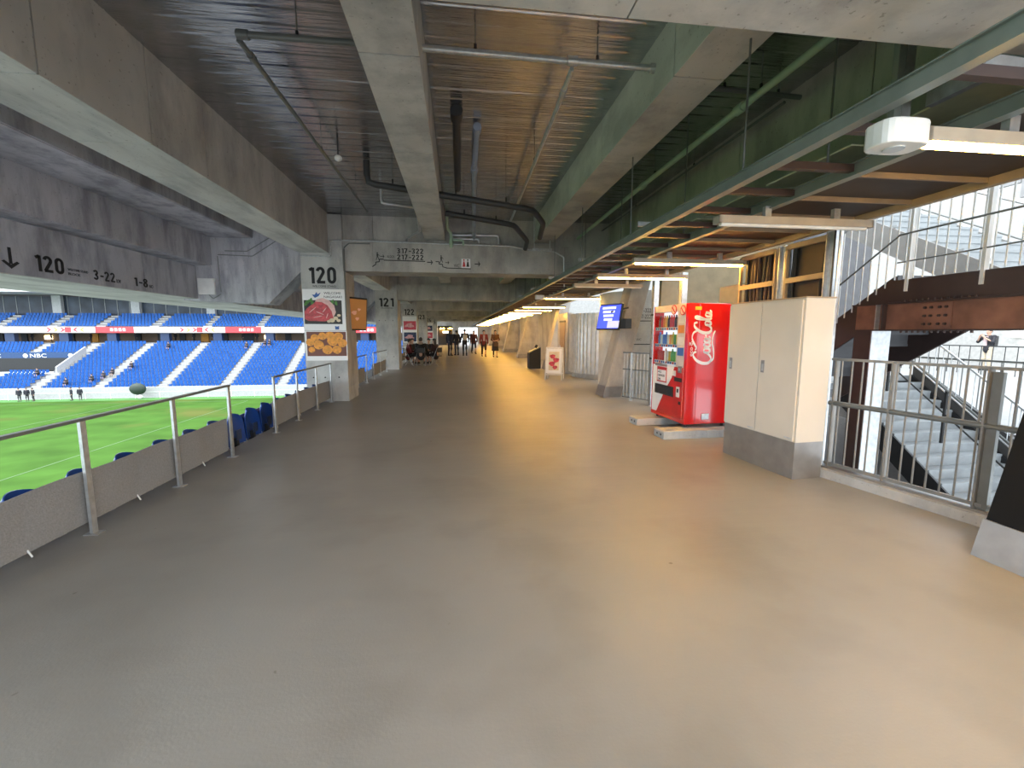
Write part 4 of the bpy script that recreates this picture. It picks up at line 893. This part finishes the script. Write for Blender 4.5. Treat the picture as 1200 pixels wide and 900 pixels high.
# handrails of the lower flight
hrl = thing('flight_handrail', 'slender dark handrail with posts down the pale lower flight', 'railing', (7.2, 6.7, .7))
sl = .7547
MB().tube([(0, 0, .9), (0, -5, .9-5*sl)], .018, 8).build('handrail', GPIPE, hrl); MB().tube([(0, 0, .55), (0, -5, .55-5*sl)], .012, 8).build('mid_rail', BLACK, hrl)
for k in range(6): MB().bar((0, -.3-.9*k, -(.3+.9*k)*sl), (0, -.3-.9*k, .9-(.3+.9*k)*sl), .03, .03, up=(0, 1, 0)).build('rail_post', BLACK, hrl)
h2 = thing('flight_handrail', 'slender pale handrail along the edge of the lower flight', 'railing', (8.0, 6.7, .7))
MB().tube([(0, 0, .95), (0, -5, .95-5*sl)], .018, 8).build('handrail', GALV, h2); MB().tube([(0, 0, .3), (0, -5, .3-5*sl)], .014, 8).build('low_rail', GALV, h2)
for k in range(40): MB().tube([(0, -.12*k, .3-.12*k*sl), (0, -.12*k, .95-.12*k*sl)], .006, 6).build('baluster', GALV, h2)
h3 = thing('flight_handrail', 'pale handrail and posts on the upper flight beyond the landing', 'railing', (6.55, 4.4, 2.12))
s3 = 2.58/4.6
MB().tube([(0, 0, .9), (0, 4.4, .9+4.4*s3)], .016, 8).build('handrail', GALV, h3); MB().tube([(0, 0, .5), (0, 4.4, .5+4.4*s3)], .01, 8).build('mid_rail', GPIPE, h3)
for k in range(5): MB().bar((0, .3+.95*k, (.3+.95*k)*s3), (0, .3+.95*k, .95+(.3+.95*k)*s3), .035, .035, up=(0, 1, 0)).build('rail_post', WHITE, h3)
gw = thing('panel_wall', 'grey upright panel balustrade behind the upper flight', 'wall', (8.3, 2.5, 2.0))
for k in range(18): MB().box(0, .05, .4*k+.005, .4*k+.395, .2+.22*k*(k < 12)+.22*12*(k >= 12)-.2, 1.15+.2*min(k, 12)).build('panel', mat('grey_panel', (.26, .26, .26), .6) if k == 0 else MT['grey_panel'], gw)
bn2 = thing('wall_banner', 'navy and orange banner on the dark wall behind the stair', 'banner', (7.4, 9.28, 2.35))
MB().box(0, 1.4, 0, .015, 0, .7).build('banner_cloth', NAVY, bn2)
for k, (a, c) in enumerate(((.1, POST['or']), (.42, POST['pred']), (.75, POST['mush']), (1.05, POST['or']))): m = MB(); blob(m, a+.1, .3, .12, .22, 1, wob=.15); m.build('figure_print', c, bn2)
# atrium beyond: rail, wall, strip light
aw = MB(); aw.box(27, 27.4, -12, 40, 0, 9); aw.box(9.5, 60, 40, 40.4, 0, 8); struct(aw.build('wall_atrium', mat('pale_atrium_wall', (.3, .3, .29), .7)))
ag = thing('atrium_railing', 'thin steel railing along the pale atrium walkway', 'railing', (8.45, 6, 0))
MB().bar((0, -4, 1.1), (0, 12, 1.1), .04, .03).build('top_rail', GPIPE, ag)
for k in range(60): MB().tube([(0, -3.9+.26*k, 0), (0, -3.9+.26*k, 1.1)], .009, 6).build('baluster', GPIPE, ag)
a2 = thing('atrium_railing', 'dark railing in front of the person with the camera', 'railing', (19.5, 8, 0))
MB().bar((0, -2, 1.05), (0, 16, 1.05), .05, .04).build('top_rail', BLACK, a2)
for k in range(50): MB().tube([(0, -2+.36*k, 0), (0, -2+.36*k, 1.05)], .014, 6).build('baluster', BLACK, a2)
sl2 = thing('strip_light', 'bright white strip light on the atrium wall', 'lamp', (26.7, 14, 1.35)); MB().box(0, .2, 0, 4, .0, .25).build('diffuser', emis('white_strip', (.95, 1, .95), 3), sl2); MB().box(.2, .3, -.05, 4.05, -.05, .3).build('housing', WHITE, sl2)
# ------------------------------------------------------------------ shaft, its railing, rounded metal wall
CONS = concrete('concrete_pale_shaft', (.60, .61, .60), .22)
cy = thing('concrete_shaft', 'round concrete shaft with stair signs behind the vending machine', 'shaft', (5.05, 11.5, 0))
MB().lathe([(1.15, 0), (1.15, 1.38)], 36).build('lower_lift', CONS, cy, smooth=True); MB().lathe([(1.15, 1.385), (1.15, 2.6)], 36).build('upper_lift', CONS, cy, smooth=True); MB().lathe([(1.14, 0), (1.14, 2.59)], 30).build('shaft_core', CONS, cy)
ca = R(-115); cx, cyy = 1.155*math.cos(ca), 1.155*math.sin(ca)
for s, z, wd, h in (('317-322', 2.05, .34, .1), ('217-222', 1.9, .34, .1), ('WC', 1.35, .12, .06)): text(s, cy, (cx-.12, cyy-.05, z), (R(90), 0, R(-10)), wd, h, INK)
MB().bar((cx-.3, cyy-.01, 1.70), (cx-.1, cyy-.1, 1.84), .004, .02).build('stair_line_print', INK, cy); MB().bar((cx-.1, cyy-.1, 1.84), (cx+.4, cyy-.2, 1.84), .004, .02).build('stair_line_print', INK, cy)
MB().bar((cx-.35, cyy+.02, 1.36), (cx-.2, cyy-.06, 1.26), .004, .02).build('stair_line_print', INK, cy); MB().bar((cx-.2, cyy-.06, 1.26), (cx+.4, cyy-.2, 1.26), .004, .02).build('stair_line_print', INK, cy)
MB().box(cx+.22, cx+.42, cyy-.22, cyy-.2, 1.32, 1.55).build('toilet_sign_plate', WPRINT, cy)
sr = thing('shaft_railing', 'small grey railing gate before the round shaft', 'railing', (3.78, 9.55, 0), R(-62))
for z in (.08, .72, 1.1): MB().bar((0, 0, z), (1.35, 0, z), .03, .025).build('rail_bar', GPIPE, sr)
for k in range(15): MB().tube([(.03+.093*k, 0, .08), (.03+.093*k, 0, 1.1)], .008, 6).build('baluster', GALV, sr)
MB().bar((.25, 0, 0), (.25, 0, 1.1), .05, .03, up=(0, 1, 0)).build('railing_post', GALV, sr)
cw = thing('ribbed_metal_wall', 'curved wall of upright silver metal panels past the blue screen', 'wall', (5.4, 14.9, 0))
for k in range(20):
    a = R(180-32+6.1*k); r = 1.42; x, y2 = r*math.cos(a), r*math.sin(a)
    M = Matrix.Translation((x, y2, 0)) @ Matrix.Rotation(a, 4, 'Z')
    MB().prism([(-.02, -.072), (.0, -.072), (.02, -.045), (.02, .045), (.0, .072), (-.02, .072)], 'z', .17, 2.2).xf(M).build('metal_panel', mat('ribbed_silver', (.55, .56, .57), .35, .5) if k == 0 else MT['ribbed_silver'], cw)
    MB().box(.0, .045, .058, .078, .17, 2.2).xf(M).build('seam_rib', WHITE, cw)
MB().lathe([(1.36, 0), (1.36, .17)], 30).build('base_ring', CONC, cw); MB().lathe([(1.38, .17), (1.38, 2.18)], 30).build('backing_drum', BPIPE, cw)
lw = MB(); lw.box(4.1, 4.3, 16.0, 17.6, 0, 2.3)
struct(lw.build('wall_door_bay', mat('pale_metal_wall', (.5, .48, .44), .5)))
dr = thing('service_door', 'tan service door in the wall beyond the ribbed metal panels', 'door', (4.09, 16.3, 0)); MB().box(-.02, .0, 0, .8, 0, 1.95).build('leaf', mat('tan_door', (.36, .25, .16), .5), dr); MB().box(-.03, 0, -.05, .85, 1.95, 2.02).build('head', BPIPE, dr); MB().box(-.05, -.02, .66, .72, .95, 1.05).build('handle', GALV, dr)
# screens
bs = thing('information_screen', 'blue information screen hung on the leaning column', 'screen', (3.38, 9.66, 1.62), R(-62))
M = Matrix.Rotation(R(-12), 4, 'X')
MB().box(-.30, .36, 0, .06, 0, .60).xf(M).build('screen_case', BLACK, bs, bevel=.006); MB().box(-.28, .34, -.003, 0, .03, .57).xf(M).build('screen_face', emis('screen_blue', (.04, .06, .75), .55), bs)
for k in range(4): MB().box(-.2+.03*k, .2-.02*k, -.005, -.003, .48-.09*k, .53-.09*k).xf(M).build('screen_text_bar', emis('screen_text', (.55, .58, .75), .5) if k == 0 else MT['screen_text'], bs)
MB().box(.02, .36, -.004, -.003, .04, .2).xf(M).build('screen_picture', emis('screen_picture', (.35, .35, .5), .4), bs); MB().box(.30, .52, .06, .26, .02, .24).build('speaker_box', BLACK, bs); MB().bar((.1, .05, .4), (.3, .4, .5), .04, .04).build('wall_arm', BLACK, bs)
os_ = thing('wall_screen', 'orange lit screen mounted on the inner side of column 120', 'screen', (-2.40, 10.78, 1.60), R(60))
M = Matrix.Rotation(R(4), 4, 'X')
MB().box(-.34, .34, 0, .09, 0, .78).xf(M).build('screen_case', BLACK, os_, bevel=.008); MB().box(-.31, .31, -.003, 0, .04, .74).xf(M).build('screen_face', emis('screen_orange', (.30, .12, .025), .10), os_)
for a, b, c in ((-.1, .42, .08), (.06, .5, .05), (.0, .28, .06)): m = MB(); blob(m, a, b, c, c*.6, 1, wob=.15); m.xf(M).build('screen_picture', emis('screen_orange_light', (.5, .24, .16), .1) if 'screen_orange_light' not in MT else MT['screen_orange_light'], os_, (0, -.004, 0))
MB().bar((.0, .05, .4), (-.05, .25, .4), .08, .1).build('wall_arm', BLACK, os_)
MB().box(-.42, -.38, .0, .05, .55, .70).build('label_plate', WHITE, os_)
# A-frame sign, bin
af = thing('a_frame_sign', 'white A-frame sign with a food poster on the walkway', 'sign', (3.18, 14.05, 0), R(-22))
for s in (-1, 1):
    for x in (-.27, .27): MB().bar((x, s*.26, 0), (x, s*.03, 1.05), .03, .03, up=(1, 0, 0)).build('leg', WHITE, af)
    MB().bar((-.27, s*.22, .18), (.27, s*.22, .18), .02, .03).build('brace', WHITE, af)
MB().bar((-.28, 0, 1.05), (.28, 0, 1.05), .08, .04).build('top_bar', WHITE, af)
an = math.atan2(.23, 1.05); M = Matrix.Translation((0, -.225, .16)) @ Matrix.Rotation(-an, 4, 'X')
MB().box(-.25, .25, -.022, -.01, .06, .88).xf(M).build('sign_board', WPRINT, af); MB().box(-.17, .17, -.024, -.022, .16, .78).xf(M).build('food_print', POST['mush'], af)
m = MB()
for a, b, c in ((-.05, .62, .09), (.07, .5, .1), (-.06, .38, .1), (.04, .26, .08)): blob(m, a, b, c, c*.8, 1, wob=.1)
m.xf(M @ Matrix.Translation((0, -.0245, 0))).build('dish_print', POST['pred'], af)
bn = thing('waste_bin', 'black waste bin with a sloping top beside the leaning column', 'bin', (3.05, 18.4, 0))
MB().prism([(0, 0), (.5, 0), (.5, .92), (0, .68)], 'y', 0, .55).build('bin_body', BLACK, bn, bevel=.01); MB().prism([(.04, .71), (.46, .905), (.46, .925), (.04, .73)], 'y', .05, .5).build('lid', GPIPE, bn)
MB().bar((.3, .2, .9), (.36, .2, 1.02), .08, .1).build('lid_handle', BLACK, bn)
# ------------------------------------------------------------------ people
BAKE = []
CLO = {}
def cloth(n, c):
    if n not in CLO: CLO[n] = mat('cloth_'+n, c, .8, 0, .15, 12)
    return CLO[n]
def tubes(chains):
    m = MB()
    for ch in chains:
        P = [Vector(c[:3]) for c in ch]; r = [c[3] for c in ch]
        m.tube(P, 0, 10, 0, r)
        for p, q in zip(P, r): m.ball(p, q, q, q, 10)
    return m
def remesh(m, name, mt, parent, vox, sm=4):
    o = m.build(name, mt, parent)
    r = o.modifiers.new('remesh', 'REMESH'); r.mode = 'VOXEL'; r.voxel_size = vox; r.use_smooth_shade = True
    if sm: s = o.modifiers.new('smooth', 'SMOOTH'); s.factor = .5; s.iterations = sm
    BAKE.append(o); return o
def finish_bake():
    bpy.context.view_layer.update(); dg = bpy.context.evaluated_depsgraph_get()
    L = [bpy.data.meshes.new_from_object(o.evaluated_get(dg)) for o in BAKE]
    for o, me in zip(BAKE, L):
        mt = o.data.materials[0] if o.data.materials else None
        o.modifiers.clear(); o.data = me
        me.materials.clear(); me.materials.append(mt)
        bm = bmesh.new(); bm.from_mesh(me)
        ex = o.get('_fingers')
        if ex is not None:
            del o['_fingers']
        bm.to_mesh(me); bm.free()
    BAKE.clear()
def person(label, loc, rz, pose='stand', top=(.02, .02, .025), legs=(.02, .02, .022), hair='short', skirt=None, shirt=None, vox=.016, shoes=(.02, .02, .02), bag=None, group=None, swing=.12, arms='down', ht=1.0, hood=None):
    t = thing('person', label, 'person', loc, rz, group); t.scale = (ht, ht, ht)
    sit = pose == 'sit'; dzp = -.45 if sit else 0
    def T(v): return (v[0], v[1], v[2]+dzp) if len(v) == 3 else (v[0], v[1], v[2]+dzp, v[3])
    lean = -.06 if sit else -.01
    pel = (0, 0, .93); wai = (0, lean*.4, 1.08); che = (0, lean, 1.27); nk = (0, lean*1.2, 1.45); 
    L, A = {}, {}
    for s in (-1, 1):
        f = swing*s if pose == 'walk' else 0
        if sit: L[s] = [(s*.09, 0, .48), (s*.12, -.42, .50), (s*.12, -.40, .09), (s*.13, -.56, .035)]
        else: L[s] = [(s*.09, 0, .90), (s*.095, -.03-f, .50), (s*.10, .02-f*1.6+abs(f)*.5, .09+(.05 if f < 0 else 0)), (s*.11, -.15-f*1.6+abs(f)*.5, .035+(.02 if f < 0 else 0))]
        g = -f
        if arms == 'front' or sit: A[s] = [T((s*.19, lean, 1.39)), T((s*.25, lean-.05, 1.12)), T((s*.12, lean-.27, 1.03 if not sit else 1.12)), T((s*.05, lean-.34, 1.05 if not sit else 1.14))]
        elif arms == 'up': A[s] = [T((s*.19, lean, 1.39)), T((s*.27, lean-.14, 1.18)), T((s*.10, lean-.30, 1.34)), T((s*.05, lean-.33, 1.42))]
        else: A[s] = [T((s*.19, lean, 1.39)), T((s*.24, lean+.03-g*.3, 1.12)), T((s*.25, lean-.04-g, .88)), T((s*.245, lean-.06-g*1.2, .80))]
    hd = T((0, lean*1.2-.02, 1.60))
    # body: torso, neck, head, arms, legs as one surface
    ch = [[(*T(pel), .13), (*T(wai), .12), (*T(che), .14), (*T(nk)[:2], T(nk)[2]-.03, .07)], [(*T(nk)[:2], T(nk)[2]-.05, .055), (*hd[:2], hd[2]-.05, .06)]]
    for s in (-1, 1):
        a, b, c, d = A[s]; ch.append([(0, a[1], a[2]-.02, .07), (*a, .055), (*b, .042), (*c, .028), (*d, .032)])
        a, b, c, d = L[s]; ch.append([(a[0], a[1], a[2], .085), (*b, .055), (*c, .038), (d[0], d[1], d[2], .028)])
    m = tubes(ch)
    m.ball(hd, .075, .092, .115, 14); m.ball((hd[0], hd[1]-.03, hd[2]-.07), .05, .055, .05, 10); m.tube([(hd[0], hd[1]-.085, hd[2]+.02), (hd[0], hd[1]-.112, hd[2]-.02)], 0, 8, 0, [.012, .018])
    for s in (-1, 1): m.ball((hd[0]+s*.078, hd[1]+.005, hd[2]-.005), .014, .022, .032, 8)
    remesh(m, 'body', SKIN, t, vox, 2)
    # hands: five separate curled fingers rooted in the palm
    for s in (-1, 1):
        c, d = Vector(A[s][2]), Vector(A[s][3]); u = (d-c).normalized(); side = u.cross(Vector((s, 0, 0)));
        if side.length < .1: side = Vector((0, 1, 0))
        side.normalize(); pn = u.cross(side)
        hm = MB()
        for k, ln in enumerate((.055, .068, .072, .066)):
            p = d+side*(.026-.017*k)+u*.01; hm.tube([p, p+u*ln*.55, p+u*ln*.9+pn*-s*.012, p+u*ln+pn*-s*.03], 0, 6, 0, [.009, .0085, .0075, .005])
        p = d+side*.03-u*.03; hm.tube([p, p+side*.025+u*.02, p+side*.03+u*.055], 0, 6, 0, [.011, .009, .006])
        hm.build('fingers', SKIN, t, smooth=True)
    # face
    for s in (-1, 1): MB().ball((hd[0]+s*.03, hd[1]-.082, hd[2]+.012), .010, .008, .006, 8).build('eye', HAIR, t)
    MB().ball((hd[0], hd[1]-.085, hd[2]-.065), .022, .006, .005, 8).build('mouth', cloth('lip', (.35, .12, .10)), t)
    # hair
    h = MB(); h.ball((hd[0], hd[1]+.018, hd[2]+.03), .088, .10, .105, 14); h.ball((hd[0], hd[1]-.03, hd[2]+.085), .075, .06, .045, 12)
    if hair == 'long': h.ball((hd[0], hd[1]+.05, hd[2]-.08), .09, .06, .16, 12)
    v0 = [v for v in h.v]
    remesh(h, 'hair', HAIR, t, .016, 2)
    if hood: remesh(MB().ball((hd[0], hd[1]+.05, hd[2]-.14), .12, .08, .07, 12), 'hood', cloth(*hood), t, .016, 3)
    # clothing
    tops = [[(*T(pel)[:2], T(pel)[2]-.06, .165), (*T(wai), .15), (*T(che), .175), (0, nk[1], T(nk)[2]-.07, .10)]]
    for s in (-1, 1):
        a, b, c, d = A[s]; tops.append([(0, a[1], a[2]-.04, .10), (*a, .078), (*b, .066), (c[0], c[1], c[2], .05)])
    tm = tubes(tops)
    for i in range(len(tm.v)): v = tm.v[i]; tm.v[i] = (v[0], (v[1]-lean)*.82+lean if abs(v[0]) < .19 else v[1], v[2])
    nmk = 'top_%03d%03d%03d' % tuple(int(c*999) for c in top)
    remesh(tm, 'jacket', cloth(nmk, top), t, vox, 4)
    if shirt: MB().prism([(-.045, 1.02), (.045, 1.02), (.06, 1.40), (-.06, 1.40)], 'y', lean-.165, lean-.10).build('shirt_front', cloth('shirt', shirt), t)
    lg = []
    for s in (-1, 1):
        a, b, c, d = L[s]; lg.append([(a[0], a[1], a[2]+.02, .105), (b[0], b[1], b[2], .076), (c[0], c[1], c[2]+.02, .055)])
    lm = tubes(lg); lm.ball((0, 0, .92+dzp), .15, .12, .11, 12)
    nmk = 'leg_%03d%03d%03d' % tuple(int(c*999) for c in legs)
    if not skirt: remesh(lm, 'trousers', cloth(nmk, legs), t, vox, 3)
    else:
        remesh(tubes([[(x0, a[1], a[2]-.3, .08), (*b, .06), (*c, .042)] for (a, b, c, d), x0 in ((L[-1], -.09), (L[1], .09))]), 'stockings', cloth('stocking', (.03, .025, .022)), t, vox, 2)
        sk = MB().lathe([(.15, .98), (.19, .8), (.23, .42), (.22, .42), (.12, .97)], 18); sk.build('skirt', cloth('skirt', skirt), t, smooth=True)
    for s in (-1, 1):
        c, d = L[s][2], L[s][3]; sm_ = tubes([[(c[0], c[1]+.03, max(.04, c[2]-.045), .045), (d[0], d[1], max(.035, d[2]), .04)]]); remesh(sm_, 'shoe', cloth('shoe_%d' % int(shoes[0]*99), shoes), t, .014, 2)
    if bag == 'back':
        MB().box(-.14, .14, lean+.12, lean+.27, 1.0+dzp, 1.42+dzp).build('backpack', cloth('backpack', (.05, .05, .05)), t, bevel=.03)
    if bag == 'white':
        MB().box(-.13, .13, lean+.12, lean+.24, 1.0+dzp, 1.38+dzp).build('backpack', cloth('white_pack', (.5, .48, .44)), t, bevel=.03)
    if bag == 'front':
        MB().box(-.15, .15, -.42, -.30, .70, .95).build('handbag', cloth('handbag', (.10, .06, .04)), t, bevel=.02)
    return t
person('person in a dark red jacket over a pale shirt walking beneath the lamp row', (1.65, 28.0, 0), R(4), 'walk', (.22, .03, .025), (.045, .03, .02), shirt=(.55, .42, .42), swing=.06)
person('person in a brown coat and dark long skirt walking with hands joined', (2.32, 27.2, 0), R(2), 'walk', (.13, .06, .025), hair='long', skirt=(.035, .03, .028), bag='front', arms='front', swing=.05)
person('person in a black jacket raising a red camera on the atrium walkway', (21.6, 15.2, 0), R(-95), 'stand', (.015, .015, .02), (.45, .38, .28), arms='up', bag='back', shirt=(.5, .16, .12))
# standing group in dark clothes
G = 'standing group beyond the seated party'
person('person in a navy coat standing bent slightly at the edge of the standing group', (-.55, 29.5, 0), R(150), 'stand', (.018, .02, .035), (.012, .014, .03), group=G, hair='long')
person('person in dark blue coat and jeans standing in the group', (-.10, 30.0, 0), R(200), 'stand', (.03, .035, .06), (.02, .035, .08), group=G, hood=('hood_grey', (.35, .34, .33)))
person('person in black with a pale backpack standing in the group', (.45, 29.3, 0), R(185), 'stand', (.012, .012, .014), (.014, .014, .016), bag='white', group=G, ht=1.05)
person('person in a maroon coat walking at the end of the group', (1.15, 32.0, 0), R(10), 'walk', (.07, .02, .03), (.012, .012, .02), group=G, hair='long')
person('person in a grey coat in the bright end doorway', (1.5, 50, 0), R(5), 'walk', (.10, .11, .12), (.04, .04, .05), swing=.1)
# seated party round a folding table
def chair(x, y, rz, label):
    t = thing('folding_chair', label, 'chair', (x, y, 0), rz, 'folding chairs of the seated party')
    MB().box(-.2, .2, -.2, .2, .43, .46).build('seat', BLACK, t, bevel=.01); MB().box(-.2, .2, .19, .21, .62, .85).build('backrest', BLACK, t, bevel=.008)
    for s in (-.19, .19):
        MB().tube([(s, -.2, 0), (s, .2, .86)], .011, 8).build('leg', GALV, t); MB().tube([(s, .22, 0), (s, -.15, .44)], .011, 8).build('leg', GALV, t)
SG = 'people of the seated party'
tb = thing('folding_table', 'low dark folding table among the seated party beside column 121', 'table', (-1.75, 21.2, 0))
MB().box(-.45, .45, -.35, .35, .66, .69).build('table_top', DARK, tb)
for a in (-.4, .4):
    for b in (-.3, .3): MB().tube([(a, b, 0), (a, b, .66)], .014, 8).build('leg', GALV, tb)
for x, y, rz, lb, cl, kw in ((-1.72, 20.35, 180, 'person in a black coat sitting with back turned at the low table', (.010, .010, .012), dict(hood=('hood_tan', (.30, .22, .17)), ht=1.05)),
                             (-2.35, 20.75, 110, 'person in a dark red jacket sitting at the low table', (.13, .015, .018), dict(hair='short')),
                             (-1.05, 20.9, -120, 'person with long black hair in dark maroon sitting at the low table', (.03, .012, .014), dict(hair='long')),
                             (-1.45, 22.1, -10, 'person in dark clothes sitting across the low table', (.03, .025, .025), {}),
                             (-2.3, 21.9, 30, 'person in a beige collar coat sitting behind the low table', (.05, .045, .04), dict(hood=('hood_beige', (.5, .42, .36))))):
    chair(x, y, R(rz), 'black folding chair under the '+lb.replace(' with back turned', '').replace('person', 'one').split(' sitting')[0])
    person(lb, (x, y, 0), R(rz), 'sit', cl, (.014, .014, .018), group=SG, vox=.018, shoes=(.35, .35, .35), **kw)
# spectator seats side: white coat on a person seated by the rail past column 120
person('person in a white coat sitting by the rail past column 120', (-3.5, 14.2, -.38), R(100), 'sit', (.55, .55, .55), (.02, .02, .03), vox=.02, hair='long')
bb = thing('black_board', 'black upright board beside the person in the white coat', 'board', (-3.5, 12.35, -.1)); MB().box(0, .03, 0, .5, 0, .95).build('panel', BLACK, bb); MB().box(-.01, .04, -.04, .0, 0, 1.0).build('frame_post', WHITE, bb); MB().box(-.01, .04, .5, .54, 0, 1.0).build('frame_post', WHITE, bb)
# small figures in the far stand and beside the pitch, copied after the bodies are made
far1 = person('small dark clad person standing beside the pitch', (-55.7, 61.8, ZP+.02), R(20), 'stand', (.02, .02, .03), vox=.03, group='people beside the pitch')
far2 = person('small dark clad person on the far stand', (-49.0, rowy(3)+.1, rowz(3)+.05), R(0), 'sit', (.02, .02, .03), vox=.03, group='people on the far stand')
finish_bake()
for x in (-54.9, -54.2, -49.8, -48.8):
    c = copy_tree(far1); c.location = (x, 61.9, ZP+.02); c.rotation_euler.z = random.uniform(-1, 1)
for x, i in ((-50.0, 2), (-48.4, 4), (-46.9, 6), (-44.9, 13), (-30.3, 14), (-31.0, 14), (-33.5, 13), (-52.6, 1), (-57.8, 4)):
    c = copy_tree(far2); c.location = (x, rowy(i)+.15, rowz(i)+.05)
w0 = None
for k in range(14):
    c = copy_tree(far1); c.location = (-74+3.1*k+random.uniform(-1, 1), YB+2.2, -.05); c.rotation_euler.z = random.uniform(-3, 3); tag(c, 'small dark clad person on the concourse behind the far stand', None, 'people behind the far stand')
# far kiosk with warm lights before the end wall
kk = thing('food_kiosk', 'dark food kiosk with warm lights beside the end doorway', 'kiosk', (-1.6, 55, 0))
MB().box(-.9, .9, 0, 2.5, 0, 2.4).build('kiosk_body', BPIPE, kk); MB().box(-1.0, 1.0, -.5, .0, 2.15, 2.25).build('awning', DARK, kk)
for a in (-.6, .4): MB().box(a, a+.5, -.3, -.2, 2.02, 2.12).build('warm_light', TUBE, kk)
MB().box(-.8, .8, -.04, 0, 1.0, 1.8).build('counter_opening', DARK, kk); MB().box(-.3, .5, -.06, -.04, 1.5, 1.75).build('menu_sign', emis('menu_glow', (.9, .8, .6), 1), kk)
finish_texts()
